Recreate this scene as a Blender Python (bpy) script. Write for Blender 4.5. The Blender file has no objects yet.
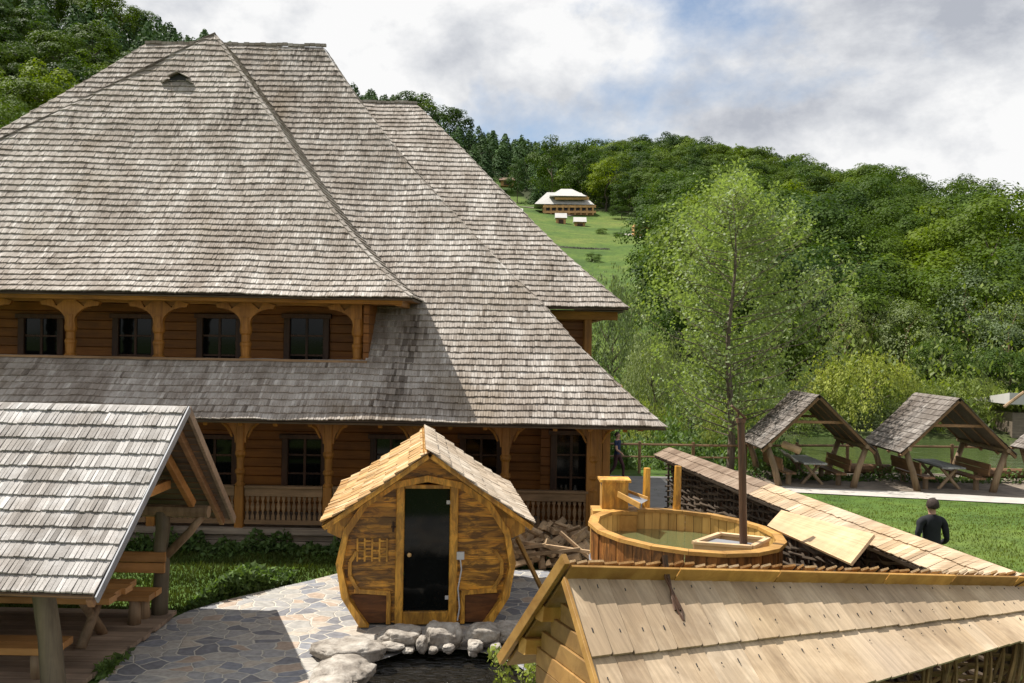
import bpy, math, random
import numpy as np
from mathutils import Vector, Matrix, noise as mnoise
R = math.radians
rng = random.Random(7)
nrg = np.random.default_rng(11)
scene = bpy.context.scene
COL = scene.collection
CAMZ = 4.5
F = 995.0
ROLL = R(1.0)

def P(u, v, Y):
    du, dv = u - 512.0, v - 341.5
    a = du * math.cos(ROLL) + dv * math.sin(ROLL)
    b = -du * math.sin(ROLL) + dv * math.cos(ROLL)
    return Vector((a / F * Y, Y, CAMZ - b / F * Y))

def G(u, v, z=0.0):
    """point of the level z seen at a place of the photograph"""
    du, dv = u - 512.0, v - 341.5
    b = -du * math.sin(ROLL) + dv * math.cos(ROLL)
    return P(u, v, (CAMZ - z) * F / b)

# ------------------------------------------------------------------ materials
def newmat(name):
    m = bpy.data.materials.new(name); m.use_nodes = True
    nt = m.node_tree; nt.nodes.clear()
    return m, nt

def N(nt, typ, **kw):
    n = nt.nodes.new(typ)
    for k, v in kw.items():
        if k.startswith('i_'):
            n.inputs[k[2:].replace('_', ' ')].default_value = v
        else:
            setattr(n, k, v)
    return n

def ramp(nt, stops, interp='LINEAR'):
    r = nt.nodes.new('ShaderNodeValToRGB'); r.color_ramp.interpolation = interp
    e = r.color_ramp.elements
    while len(e) < len(stops): e.new(0.5)
    for k, (p, c) in enumerate(stops):
        e[k].position = p; e[k].color = (c[0], c[1], c[2], 1)
    return r

def coords(nt, scale=(1, 1, 1), kind='Object', rot=(0, 0, 0), tex=False):
    t = nt.nodes.new('ShaderNodeTexCoord'); mp = nt.nodes.new('ShaderNodeMapping')
    mp.inputs['Scale'].default_value = scale; mp.inputs['Rotation'].default_value = rot
    if tex: mp.vector_type = 'TEXTURE'; mp.inputs['Scale'].default_value = tuple(1 / s_ for s_ in scale)
    nt.links.new(t.outputs[kind], mp.inputs['Vector'])
    return mp.outputs['Vector']

def noise(nt, vec, scale, detail=4, rough=0.55, dist=0.0):
    n = N(nt, 'ShaderNodeTexNoise', i_Scale=scale, i_Detail=detail, i_Roughness=rough, i_Distortion=dist)
    nt.links.new(vec, n.inputs['Vector'])
    return n.outputs['Fac']

def mixc(nt, fac, a, b, mode='MIX'):
    m = nt.nodes.new('ShaderNodeMix'); m.data_type = 'RGBA'; m.blend_type = mode
    for s, val in ((m.inputs[0], fac), (m.inputs[6], a), (m.inputs[7], b)):
        if hasattr(val, 'is_output'): nt.links.new(val, s)
        elif isinstance(val, (int, float)): s.default_value = val
        else: s.default_value = (val[0], val[1], val[2], 1)
    return m.outputs[2]

def finish(nt, color, rough=0.7, bump=None, bumpd=0.02, spec=0.4, coat=0.0, metallic=0.0):
    p = nt.nodes.new('ShaderNodeBsdfPrincipled'); o = nt.nodes.new('ShaderNodeOutputMaterial')
    if hasattr(color, 'is_output'): nt.links.new(color, p.inputs['Base Color'])
    else: p.inputs['Base Color'].default_value = (*color, 1)
    if hasattr(rough, 'is_output'): nt.links.new(rough, p.inputs['Roughness'])
    else: p.inputs['Roughness'].default_value = rough
    p.inputs['Specular IOR Level'].default_value = spec
    p.inputs['Coat Weight'].default_value = coat
    p.inputs['Metallic'].default_value = metallic
    if bump is not None:
        b = N(nt, 'ShaderNodeBump', i_Strength=0.8, i_Distance=bumpd)
        nt.links.new(bump, b.inputs['Height']); nt.links.new(b.outputs['Normal'], p.inputs['Normal'])
    nt.links.new(p.outputs['BSDF'], o.inputs['Surface'])
    return p

def attr(nt, name='tone'):
    a = nt.nodes.new('ShaderNodeAttribute'); a.attribute_name = name
    return a.outputs['Fac']

def shingle_mat(name, stops, stain, stain_amt=0.5, grain=(14, 14, 1.2), patch=None, rot=None, fine=6.0, bd=0.01):
    """per board tone (attribute), broad weather stains and a fine grain running down the slope"""
    m, nt = newmat(name)
    r = ramp(nt, stops); nt.links.new(attr(nt), r.inputs[0])
    n1 = noise(nt, coords(nt, (1, 1, 0.6)), 0.55, 5, 0.6)
    s1 = ramp(nt, [(0.42, (0, 0, 0)), (0.68, (stain_amt,) * 3)]); nt.links.new(n1, s1.inputs[0])
    c = mixc(nt, s1.outputs[0], r.outputs[0], stain)
    n2 = noise(nt, coords(nt, grain) if rot is None else coords(nt, grain, rot=(0, 0, rot), tex=True), fine, 6, 0.7)
    g = ramp(nt, [(0.25, (0.62,) * 3), (0.7, (1.12,) * 3)]); nt.links.new(n2, g.inputs[0])
    c = mixc(nt, 1.0, c, g.outputs[0], 'MULTIPLY')
    n5 = noise(nt, coords(nt, (1.6, 1.6, 0.10)), 1.0, 5, 0.65)
    s5 = ramp(nt, [(0.42, (0.66, 0.62, 0.58)), (0.58, (1.05, 1.05, 1.05))]); nt.links.new(n5, s5.inputs[0])
    c = mixc(nt, 0.8, c, s5.outputs[0], 'MULTIPLY')
    if patch:
        n3 = noise(nt, coords(nt, (1.4, 1.4, 0.5)), 0.35, 4, 0.6)
        s3 = ramp(nt, [(0.56, (0, 0, 0)), (0.7, (0.6,) * 3)]); nt.links.new(n3, s3.inputs[0])
        c = mixc(nt, s3.outputs[0], c, patch)
    finish(nt, c, 0.82, n2, bd, 0.25)
    return m

def wood_mat(name, c1, c2, c3=None, axis='x', fine=9.0, rough=0.6, planks=0.0, burn=0.0, spec=0.35, bump=0.006):
    m, nt = newmat(name)
    sc = {'x': (0.7, 9, 9), 'y': (9, 0.7, 9), 'z': (9, 9, 0.7), 'n': (2.5, 2.5, 2.5)}[axis]
    v = coords(nt, sc)
    n1 = noise(nt, v, fine / 6.0, 7, 0.65, 0.6)
    st = [(0.3, c2), (0.62, c1)] + ([(0.8, c3)] if c3 else [])
    r = ramp(nt, st); nt.links.new(n1, r.inputs[0])
    c = r.outputs[0]
    n2 = noise(nt, coords(nt, (1, 1, 1)), 1.3, 4, 0.6)
    g = ramp(nt, [(0.3, (0.68,) * 3), (0.7, (1.15,) * 3)]); nt.links.new(n2, g.inputs[0])
    c = mixc(nt, 1.0, c, g.outputs[0], 'MULTIPLY')
    t = ramp(nt, [(0, (0.72,) * 3), (1, (1.2,) * 3)]); nt.links.new(attr(nt), t.inputs[0])
    c = mixc(nt, 1.0, c, t.outputs[0], 'MULTIPLY')
    if burn:
        nb = noise(nt, coords(nt, (1.2, 3, 6) if axis == 'x' else (5, 5, 1.5)), 1.5, 5, 0.7, 0.8)
        rb = ramp(nt, [(0.43, (0, 0, 0)), (0.57, (burn,) * 3)]); nt.links.new(nb, rb.inputs[0])
        c = mixc(nt, rb.outputs[0], c, (0.035, 0.014, 0.005))
    bumpsrc = n1
    if planks:
        s = nt.nodes.new('ShaderNodeSeparateXYZ'); nt.links.new(coords(nt), s.inputs[0])
        d = N(nt, 'ShaderNodeMath', operation='DIVIDE'); nt.links.new(s.outputs['Z'], d.inputs[0]); d.inputs[1].default_value = planks
        fr = N(nt, 'ShaderNodeMath', operation='FRACT'); nt.links.new(d.outputs[0], fr.inputs[0])
        rr = ramp(nt, [(0.0, (0, 0, 0)), (0.06, (1, 1, 1)), (0.94, (1, 1, 1)), (1.0, (0, 0, 0))]); nt.links.new(fr.outputs[0], rr.inputs[0])
        fl = N(nt, 'ShaderNodeMath', operation='FLOOR'); nt.links.new(d.outputs[0], fl.inputs[0])
        wn = nt.nodes.new('ShaderNodeTexWhiteNoise'); wn.noise_dimensions = '1D'; nt.links.new(fl.outputs[0], wn.inputs['W'])
        tn = ramp(nt, [(0, (0.84,) * 3), (1, (1.12,) * 3)]); nt.links.new(wn.outputs['Value'], tn.inputs[0])
        c = mixc(nt, 1.0, c, tn.outputs[0], 'MULTIPLY')
        gap = ramp(nt, [(0, (0.55, 0.5, 0.45)), (1, (1, 1, 1))]); nt.links.new(rr.outputs[0], gap.inputs[0])
        c = mixc(nt, 1.0, c, gap.outputs[0], 'MULTIPLY')
        bumpsrc = rr.outputs[0]; bump = 0.02
    finish(nt, c, rough, bumpsrc, bump, spec)
    return m

M = {}
M['old_shingle'] = shingle_mat('weathered grey shingle', [(0, (0.13, 0.108, 0.09)), (0.3, (0.36, 0.32, 0.28)), (0.75, (0.50, 0.46, 0.415)), (1, (0.66, 0.62, 0.57))], (0.30, 0.25, 0.205), 0.5, patch=(0.21, 0.165, 0.115))
M['grey_shingle'] = shingle_mat('silver grey shingle', [(0, (0.19, 0.175, 0.16)), (0.5, (0.41, 0.39, 0.37)), (1, (0.66, 0.635, 0.61))], (0.40, 0.37, 0.34), 0.4)
M['dark_shingle'] = shingle_mat('dark brown grey shingle', [(0, (0.10, 0.085, 0.075)), (0.5, (0.20, 0.175, 0.155)), (1, (0.34, 0.31, 0.28))], (0.12, 0.09, 0.07), 0.5)
M['new_shingle'] = shingle_mat('fresh pale shingle', [(0, (0.36, 0.25, 0.14)), (0.3, (0.50, 0.37, 0.23)), (0.7, (0.60, 0.46, 0.30)), (1, (0.68, 0.55, 0.39))], (0.38, 0.30, 0.23), 0.7, grain=(16, .7, .7), rot=R(27.9), fine=2.2, bd=0.004)
M['brown_shingle'] = shingle_mat('browned shingle', [(0, (0.17, 0.115, 0.08)), (0.5, (0.27, 0.20, 0.145)), (1, (0.38, 0.30, 0.23))], (0.22, 0.15, 0.10), 0.5)
M['tan_shingle'] = shingle_mat('orange tan shingle', [(0, (0.36, 0.18, 0.06)), (0.4, (0.52, 0.32, 0.13)), (0.75, (0.62, 0.45, 0.25)), (1, (0.70, 0.56, 0.37))], (0.45, 0.24, 0.08), 0.6)
M['bleached_shingle'] = shingle_mat('bleached shingle', [(0, (0.50, 0.40, 0.29)), (0.5, (0.60, 0.51, 0.40)), (1, (0.70, 0.62, 0.51))], (0.50, 0.38, 0.26), 0.5)
M['roof_deck'] = wood_mat('roof boarding', (0.14, 0.10, 0.07), (0.07, 0.05, 0.035))
M['batten'] = wood_mat('roof batten wood', (0.22, 0.12, 0.06), (0.12, 0.065, 0.03))
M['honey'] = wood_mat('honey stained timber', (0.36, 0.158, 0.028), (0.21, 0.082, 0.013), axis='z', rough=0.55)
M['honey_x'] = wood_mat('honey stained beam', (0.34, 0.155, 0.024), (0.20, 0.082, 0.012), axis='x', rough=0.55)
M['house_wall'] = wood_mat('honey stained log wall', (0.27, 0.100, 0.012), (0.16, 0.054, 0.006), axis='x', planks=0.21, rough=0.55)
M['dull_rail'] = wood_mat('dull brown rail wood', (0.27, 0.165, 0.085), (0.15, 0.088, 0.042), axis='x')
M['window_wood'] = wood_mat('dark window wood', (0.10, 0.045, 0.02), (0.05, 0.022, 0.01), axis='z', rough=0.5)
M['grey_beam'] = wood_mat('grey brown plinth wood', (0.30, 0.24, 0.18), (0.16, 0.125, 0.09), axis='x')
M['log_post'] = wood_mat('peeled log', (0.34, 0.235, 0.14), (0.18, 0.115, 0.065), axis='z', fine=6)
M['bark'] = wood_mat('bark', (0.16, 0.125, 0.09), (0.07, 0.055, 0.04), axis='z', fine=12, rough=0.9, bump=0.03)
M['bench'] = wood_mat('varnished bench wood', (0.52, 0.26, 0.09), (0.36, 0.16, 0.045), axis='x', rough=0.45)
M['old_bench'] = wood_mat('weathered bench wood', (0.30, 0.165, 0.08), (0.17, 0.09, 0.045), axis='y')
M['grey_top'] = wood_mat('grey weathered table top', (0.36, 0.36, 0.34), (0.25, 0.25, 0.235), axis='y')
M['deck'] = wood_mat('weathered deck wood', (0.33, 0.24, 0.17), (0.20, 0.14, 0.095), axis='x')
M['sauna'] = wood_mat('torched golden wood', (0.78, 0.38, 0.045), (0.50, 0.20, 0.018), axis='x', burn=0.8, rough=0.42, spec=0.5)
M['sauna_z'] = wood_mat('torched golden upright wood', (0.80, 0.42, 0.06), (0.50, 0.21, 0.022), axis='z', burn=0.5, rough=0.42, spec=0.5)
M['sauna_dark'] = wood_mat('deep brown wood', (0.24, 0.09, 0.025), (0.12, 0.045, 0.012), axis='x', burn=0.5)
M['gold'] = wood_mat('golden fresh timber', (0.56, 0.31, 0.08), (0.36, 0.17, 0.036), axis='n', fine=14)
M['gable_wood'] = wood_mat('shaded gable boards', (0.36, 0.20, 0.06), (0.22, 0.11, 0.03), axis='n', fine=14)  # the golden timber darkened, shade inside the gable painted into its colour
M['gold_z'] = wood_mat('golden tub stave', (0.68, 0.42, 0.13), (0.50, 0.27, 0.07), axis='z', rough=0.45)
M['tub_dark'] = wood_mat('burnt tub stave', (0.34, 0.14, 0.035), (0.16, 0.055, 0.015), axis='z', burn=0.7, rough=0.45)
M['panel'] = wood_mat('pale slatted lid', (0.60, 0.42, 0.24), (0.50, 0.33, 0.175), axis='n', fine=10)
M['firewood'] = wood_mat('split firewood', (0.55, 0.38, 0.22), (0.24, 0.155, 0.09), axis='n', fine=8, rough=0.85)
M['wattle'] = wood_mat('woven twigs', (0.085, 0.058, 0.036), (0.035, 0.025, 0.016), axis='n', fine=12, rough=0.85)  # twig colour cut far down so that it carries the fence's shade
M['wattle_light'] = wood_mat('golden woven twigs', (0.30, 0.19, 0.075), (0.12, 0.075, 0.035), axis='n', fine=12, rough=0.8)
M['pipe'] = wood_mat('scorched chimney pipe', (0.17, 0.085, 0.045), (0.04, 0.024, 0.016), axis='z', fine=5, rough=0.5)
M['far_wood'] = wood_mat('orange new timber', (0.66, 0.38, 0.17), (0.50, 0.26, 0.10), axis='n')

def plain(name, c, rough=0.6, metallic=0.0, var=0.15, scale=5.0, spec=0.4, bumpd=0.0):
    m, nt = newmat(name)
    n = noise(nt, coords(nt), scale, 5, 0.6)
    r = ramp(nt, [(0.3, tuple(x * (1 - var) for x in c)), (0.7, tuple(min(1, x * (1 + var)) for x in c))]); nt.links.new(n, r.inputs[0])
    finish(nt, r.outputs[0], rough, n if bumpd else None, bumpd, spec, metallic=metallic)
    return m
M['glass'] = plain('dark window glass', (0.005, 0.006, 0.006), 0.06, spec=0.22)
M['steel'] = plain('dull galvanised trim', (0.22, 0.225, 0.24), 0.6, 0.2)
M['switch'] = plain('grey plastic switch', (0.55, 0.56, 0.56), 0.4)
M['black'] = plain('black rubber', (0.02, 0.02, 0.02), 0.5)
M['brass'] = plain('pale wooden knob', (0.7, 0.45, 0.2), 0.35)
M['asphalt'] = plain('grey path asphalt', (0.20, 0.19, 0.185), 0.9, var=0.2, scale=3, bumpd=0.01)
M['kerb'] = plain('pale concrete path', (0.42, 0.39, 0.35), 0.85, var=0.15, scale=2, bumpd=0.01)
M['white_roof'] = plain('pale silver roof', (0.47, 0.455, 0.43), 0.6, var=0.1, scale=0.8)
M['skin'] = plain('skin', (0.48, 0.27, 0.19), 0.55, var=0.06)
M['black_cloth'] = plain('black cloth', (0.012, 0.013, 0.016), 0.9, var=0.3)
M['navy_cloth'] = plain('navy cloth', (0.02, 0.03, 0.075), 0.9, var=0.3)
M['maroon_cloth'] = plain('dark maroon cloth', (0.055, 0.022, 0.025), 0.9, var=0.3)
M['hair'] = plain('dark brown hair', (0.035, 0.022, 0.016), 0.8, var=0.4, scale=40)
M['cap'] = plain('brown grey cap', (0.10, 0.075, 0.065), 0.9, var=0.2)
M['eye'] = plain('eye', (0.02, 0.015, 0.012), 0.3)
M['soil'] = plain('dark soil', (0.07, 0.052, 0.035), 0.95, var=0.4, scale=3, bumpd=0.03)
M['dirt'] = plain('trodden pale dirt', (0.19, 0.155, 0.12), 0.95, var=.35, scale=2.0, bumpd=.02)
M['dry_grass'] = plain('dry mown grass', (0.12, 0.145, 0.04), 0.9, var=.3, scale=1.0)
M['plastic_sheet'] = plain('pale folded tarpaulin', (0.42, 0.40, 0.36), 0.6, var=0.2, scale=2)

def rock_mat():
    m, nt = newmat('limestone')
    n = noise(nt, coords(nt), 3.2, 8, 0.7, 0.4)
    r = ramp(nt, [(0.3, (0.12, 0.10, 0.08)), (0.48, (0.30, 0.265, 0.225)), (0.70, (0.52, 0.48, 0.42))]); nt.links.new(n, r.inputs[0])
    n2 = noise(nt, coords(nt), 11, 6, 0.7)
    g = ramp(nt, [(0.3, (0.75,) * 3), (0.6, (1.1,) * 3)]); nt.links.new(n2, g.inputs[0])
    finish(nt, mixc(nt, 1.0, r.outputs[0], g.outputs[0], 'MULTIPLY'), 0.85, n, 0.06, 0.3)
    return m
M['rock'] = rock_mat()

def paving_mat():
    m, nt = newmat('crazy paving')
    v = coords(nt)
    nz = N(nt, 'ShaderNodeTexNoise', i_Scale=1.1, i_Detail=3.0); nt.links.new(v, nz.inputs['Vector'])
    md = N(nt, 'ShaderNodeVectorMath', operation='MULTIPLY_ADD'); nt.links.new(nz.outputs['Color'], md.inputs[0])
    md.inputs[1].default_value = (0.5, 0.5, 0); nt.links.new(v, md.inputs[2])
    vo = N(nt, 'ShaderNodeTexVoronoi', i_Scale=3.5); nt.links.new(md.outputs[0], vo.inputs['Vector']); vo.voronoi_dimensions = '2D'
    ve = N(nt, 'ShaderNodeTexVoronoi', i_Scale=3.5, feature='DISTANCE_TO_EDGE'); nt.links.new(md.outputs[0], ve.inputs['Vector']); ve.voronoi_dimensions = '2D'
    s = nt.nodes.new('ShaderNodeSeparateColor'); nt.links.new(vo.outputs['Color'], s.inputs[0])
    r = ramp(nt, [(0.0, (0.19, 0.188, 0.20)), (0.2, (0.32, 0.31, 0.30)), (0.38, (0.40, 0.31, 0.24)), (0.48, (0.34, 0.325, 0.30)), (0.62, (0.43, 0.375, 0.31)), (0.78, (0.235, 0.24, 0.26)), (0.9, (0.39, 0.36, 0.32))], 'CONSTANT')
    nt.links.new(s.outputs[0], r.inputs[0])
    n2 = noise(nt, v, 9, 6, 0.65)
    g = ramp(nt, [(0.3, (0.7,) * 3), (0.7, (1.2,) * 3)]); nt.links.new(n2, g.inputs[0])
    c = mixc(nt, 1.0, r.outputs[0], g.outputs[0], 'MULTIPLY')
    nj = noise(nt, v, 14, 3, 0.6)
    ad = N(nt, 'ShaderNodeMath', operation='MULTIPLY_ADD'); nt.links.new(nj, ad.inputs[0]); ad.inputs[1].default_value = 0.03; nt.links.new(ve.outputs['Distance'], ad.inputs[2])
    e = ramp(nt, [(0.04, (0, 0, 0)), (0.075, (1, 1, 1))]); nt.links.new(ad.outputs[0], e.inputs[0])
    c = mixc(nt, e.outputs[0], (0.50, 0.465, 0.40), c)
    finish(nt, c, 0.75, e.outputs[0], 0.012, 0.35)
    return m
M['paving'] = paving_mat()

def water_mat(name, base, rough=0.03, ripple=6.0, bd=0.05, alpha=1.0, stretch=(1, 1, 1)):
    m, nt = newmat(name)
    n = noise(nt, coords(nt, stretch), ripple, 4, 0.6, 1.0)
    p = finish(nt, base, rough, n, bd, 1.0)
    p.inputs['IOR'].default_value = 1.5
    if alpha < 1:
        p.inputs['Alpha'].default_value = alpha
    return m
M['pond_water'] = water_mat('dark rippled water', (0.02, 0.016, 0.010), 0.03, 5.5, 0.40, stretch=(1, 1.8, 1))
M['lake_water'] = water_mat('green pond water', (0.06, 0.085, 0.03), 0.08, 1.2, 0.05)
M['tub_water'] = water_mat('clear green tub water', (0.17, 0.20, 0.085), 0.02, 3.0, 0.012, 0.6)

def leaf_mat(name, dark, light, trans=0.35, scale=0.09, spec=0.3):
    m, nt = newmat(name)
    g = nt.nodes.new('ShaderNodeNewGeometry')
    n = noise(nt, g.outputs['Position'], scale, 3, 0.6)
    r = ramp(nt, [(0.3, dark), (0.7, light)]); nt.links.new(n, r.inputs[0])
    t = ramp(nt, [(0, (0.55,) * 3), (1, (1.45,) * 3)]); nt.links.new(attr(nt), t.inputs[0])
    c = mixc(nt, 1.0, r.outputs[0], t.outputs[0], 'MULTIPLY')
    oi = nt.nodes.new('ShaderNodeObjectInfo')
    o = ramp(nt, [(0, (0.72, 0.78, 0.8)), (0.5, (1.0, 1.0, 0.95)), (1, (1.3, 1.2, 0.9))]); nt.links.new(oi.outputs['Random'], o.inputs[0])
    c = mixc(nt, 1.0, c, o.outputs[0], 'MULTIPLY')
    d = N(nt, 'ShaderNodeBsdfPrincipled', i_Roughness=0.6); d.inputs['Specular IOR Level'].default_value = spec
    nt.links.new(c, d.inputs['Base Color'])
    tl = nt.nodes.new('ShaderNodeBsdfTranslucent'); nt.links.new(mixc(nt, 1.0, c, (1.25, 1.3, 0.55), 'MULTIPLY'), tl.inputs['Color'])
    mx = N(nt, 'ShaderNodeMixShader'); mx.inputs[0].default_value = trans
    nt.links.new(d.outputs[0], mx.inputs[1]); nt.links.new(tl.outputs[0], mx.inputs[2])
    o = nt.nodes.new('ShaderNodeOutputMaterial'); nt.links.new(mx.outputs[0], o.inputs['Surface'])
    return m
M['leaf_broad'] = leaf_mat('broadleaf foliage', (0.036, 0.075, 0.008), (0.105, 0.155, 0.016), 0.3, scale=0.06, spec=0.12)
M['leaf_dark'] = leaf_mat('dark foliage', (0.026, 0.058, 0.010), (0.062, 0.105, 0.016), 0.3, scale=0.08, spec=0.12)
M['leaf_pale'] = leaf_mat('pale grey green foliage', (0.12, 0.165, 0.065), (0.23, 0.275, 0.115), scale=0.2)
M['leaf_willow'] = leaf_mat('yellow green willow foliage', (0.15, 0.20, 0.05), (0.26, 0.30, 0.09), 0.4, scale=0.5, spec=0.15)
M['leaf_fresh'] = leaf_mat('fresh green foliage', (0.075, 0.120, 0.018), (0.16, 0.205, 0.036), 0.4, scale=0.4, spec=0.5)
M['leaf_young'] = leaf_mat('young tree foliage', (0.17, 0.23, 0.065), (0.32, 0.37, 0.145), 0.4, scale=0.6, spec=0.5)
M['verge'] = leaf_mat('rough verge grass', (0.03, 0.05, 0.010), (0.075, 0.095, 0.022), 0.3, scale=0.9, spec=0.2)  # darker than the lawn grass: the house's shade is put into this colour
M['dark_post'] = wood_mat('darkened log post', (0.20, 0.16, 0.10), (0.10, 0.078, 0.05), axis='z', fine=6)
M['leaf_yellow'] = leaf_mat('bright yellow green foliage', (0.085, 0.135, 0.008), (0.14, 0.19, 0.012), 0.35, scale=0.1, spec=0.12)
M['needle'] = leaf_mat('conifer needles', (0.030, 0.062, 0.028), (0.055, 0.10, 0.040), 0.15, scale=0.06, spec=0.05)
M['grass'] = leaf_mat('grass blades', (0.085, 0.125, 0.022), (0.15, 0.185, 0.045), 0.4, scale=0.5)
M['weeds'] = leaf_mat('weed leaves', (0.06, 0.11, 0.025), (0.15, 0.22, 0.06), 0.4, scale=1.0)

def ground_mat():
    m, nt = newmat('meadow and soil')
    v = coords(nt)
    n = noise(nt, v, 0.05, 6, 0.6); n2 = noise(nt, v, 1.5, 6, 0.7)
    r = ramp(nt, [(0.34, (0.045, 0.088, 0.016)), (0.5, (0.075, 0.13, 0.022)), (0.68, (0.13, 0.165, 0.036))]); nt.links.new(n, r.inputs[0])
    g = ramp(nt, [(0.3, (0.55,) * 3), (0.7, (1.3,) * 3)]); nt.links.new(n2, g.inputs[0])
    n4 = noise(nt, v, 0.25, 5, 0.7)
    g4 = ramp(nt, [(0.35, (0.75, 0.8, 0.8)), (0.65, (1.2, 1.12, 1.0))]); nt.links.new(n4, g4.inputs[0])
    c = mixc(nt, 1.0, r.outputs[0], g.outputs[0], 'MULTIPLY')
    c = mixc(nt, 1.0, c, g4.outputs[0], 'MULTIPLY')
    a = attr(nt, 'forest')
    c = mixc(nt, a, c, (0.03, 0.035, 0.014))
    finish(nt, c, 0.9, n2, 0.05, 0.2)
    return m  # dark sheet added behind the twigs, standing in for shade in the weave
M['ground'] = ground_mat()

# ------------------------------------------------------------------ mesh builder
class MB:
    def __init__(s): s.v = []; s.f = []; s.t = []; s.m = []
    def add(s, vs, fs, tone=0.5, mi=0):
        b = len(s.v); s.v.extend([tuple(p) for p in vs])
        for f in fs:
            s.f.append(tuple(b + k for k in f)); s.t.append(tone); s.m.append(mi)
    def box(s, c, size, rot=None, tone=None, mi=0, taper=1.0):
        x, y, z = size[0] / 2, size[1] / 2, size[2] / 2
        pts = [Vector((sx * x * (taper if sz > 0 else 1), sy * y * (taper if sz > 0 else 1), sz * z)) for sz in (-1, 1) for sy in (-1, 1) for sx in (-1, 1)]
        if rot is not None: pts = [rot @ p for p in pts]
        c = Vector(c)
        s.add([p + c for p in pts], [(0, 2, 3, 1), (4, 5, 7, 6), (0, 1, 5, 4), (2, 6, 7, 3), (0, 4, 6, 2), (1, 3, 7, 5)], rng.random() if tone is None else tone, mi)
    def beam(s, a, b, w, h, tone=None, mi=0, up=(0, 0, 1), bev=0.0):
        a = Vector(a); b = Vector(b); d = b - a; L = d.length; d.normalize()
        up = Vector(up)
        if abs(d.dot(up)) > 0.99: up = Vector((0, 1, 0))
        sd = d.cross(up).normalized(); u2 = sd.cross(d).normalized()
        if bev <= 0: bev = min(w, h) * 0.08
        ring = [(-w/2 + bev, -h/2), (w/2 - bev, -h/2), (w/2, -h/2 + bev), (w/2, h/2 - bev), (w/2 - bev, h/2), (-w/2 + bev, h/2), (-w/2, h/2 - bev), (-w/2, -h/2 + bev)]
        vs = [p + sd * x + u2 * y for p in (a, b) for x, y in ring]
        n = 8
        fs = [(i, (i + 1) % n, n + (i + 1) % n, n + i) for i in range(n)] + [tuple(range(n - 1, -1, -1)), tuple(range(n, 2 * n))]
        s.add(vs, fs, rng.random() if tone is None else tone, mi)
    def tube(s, pts, rad, n=8, tone=None, mi=0, cap=True):
        pts = [Vector(p) for p in pts]
        if not isinstance(rad, (list, tuple)): rad = [rad] * len(pts)
        vs = []; prev = None
        for i, p in enumerate(pts):
            d = (pts[min(i + 1, len(pts) - 1)] - pts[max(i - 1, 0)]).normalized()
            if prev is None:
                a = Vector((0, 0, 1)) if abs(d.z) < 0.9 else Vector((1, 0, 0))
                x = d.cross(a).normalized()
            else:
                x = (prev - d * prev.dot(d)).normalized()
            prev = x; y = d.cross(x)
            for k in range(n):
                an = 2 * math.pi * k / n
                vs.append(p + (x * math.cos(an) + y * math.sin(an)) * rad[i])
        fs = []
        for i in range(len(pts) - 1):
            for k in range(n):
                fs.append((i * n + k, i * n + (k + 1) % n, (i + 1) * n + (k + 1) % n, (i + 1) * n + k))
        if cap:
            fs.append(tuple(range(n - 1, -1, -1))); fs.append(tuple((len(pts) - 1) * n + k for k in range(n)))
        s.add(vs, fs, rng.random() if tone is None else tone, mi)
    def lathe(s, c, prof, n=16, tone=0.5, mi=0):
        s.tube([(c[0], c[1], c[2] + z) for r, z in prof], [r for r, z in prof], n, tone, mi)
    def prism(s, outline, axis_o, ax, ay, depth, tone=None, mi=0):
        """outline of 2d points in plane (ax, ay) through axis_o, extruded along ax x ay by depth (centred)"""
        ax = Vector(ax).normalized(); ay = Vector(ay).normalized(); o = Vector(axis_o); nz = ax.cross(ay) * (depth / 2)
        n = len(outline)
        vs = [o + ax * x + ay * y - nz for x, y in outline] + [o + ax * x + ay * y + nz for x, y in outline]
        fs = [(i, (i + 1) % n, n + (i + 1) % n, n + i) for i in range(n)] + [tuple(range(n - 1, -1, -1)), tuple(range(n, 2 * n))]
        s.add(vs, fs, rng.random() if tone is None else tone, mi)
    def build(s, name, mats, parent=None, smooth=False):
        me = bpy.data.meshes.new(name)
        me.from_pydata(s.v, [], s.f)
        if not isinstance(mats, (list, tuple)): mats = [mats]
        for m in mats: me.materials.append(M[m] if isinstance(m, str) else m)
        a = me.attributes.new('tone', 'FLOAT', 'FACE'); a.data.foreach_set('value', s.t)
        me.polygons.foreach_set('material_index', s.m)
        if smooth: me.polygons.foreach_set('use_smooth', [True] * len(s.f))
        me.update()
        return link(name, me, parent)

def link(name, me, parent=None):
    o = bpy.data.objects.new(name, me); COL.objects.link(o)
    if parent is not None:
        o.parent = parent
        o.matrix_parent_inverse = Matrix.Translation(-parent.location) if parent.type == 'EMPTY' else Matrix.Identity(4)
    return o

def tag(o, label=None, cat=None, group=None, kind=None):
    if label: o['label'] = label
    if cat: o['category'] = cat
    if group: o['group'] = group
    if kind: o['kind'] = kind
    return o

def thing(name, label, cat, loc=(0, 0, 0), group=None):
    """Empty at the base of a thing. Its parts are written in world places (the parent inverse undoes the offset)."""
    o = bpy.data.objects.new(name, None); COL.objects.link(o); o.location = loc; o.empty_display_size = 0.2
    return tag(o, label, cat, group)

def copy_thing(root, loc, rz=0.0, sc=1.0, label=None, group=None):
    r = root.copy(); COL.objects.link(r); r.location = loc; r.rotation_euler = (0, 0, rz)
    r.scale = (sc, sc, sc) if not isinstance(sc, (tuple, list)) else sc
    if label: r['label'] = label
    if group: r['group'] = group
    for ch in list(root.children):
        c = ch.copy(); COL.objects.link(c); c.parent = r
        for g in list(ch.children):
            d = g.copy(); COL.objects.link(d); d.parent = c
    return r

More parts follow.
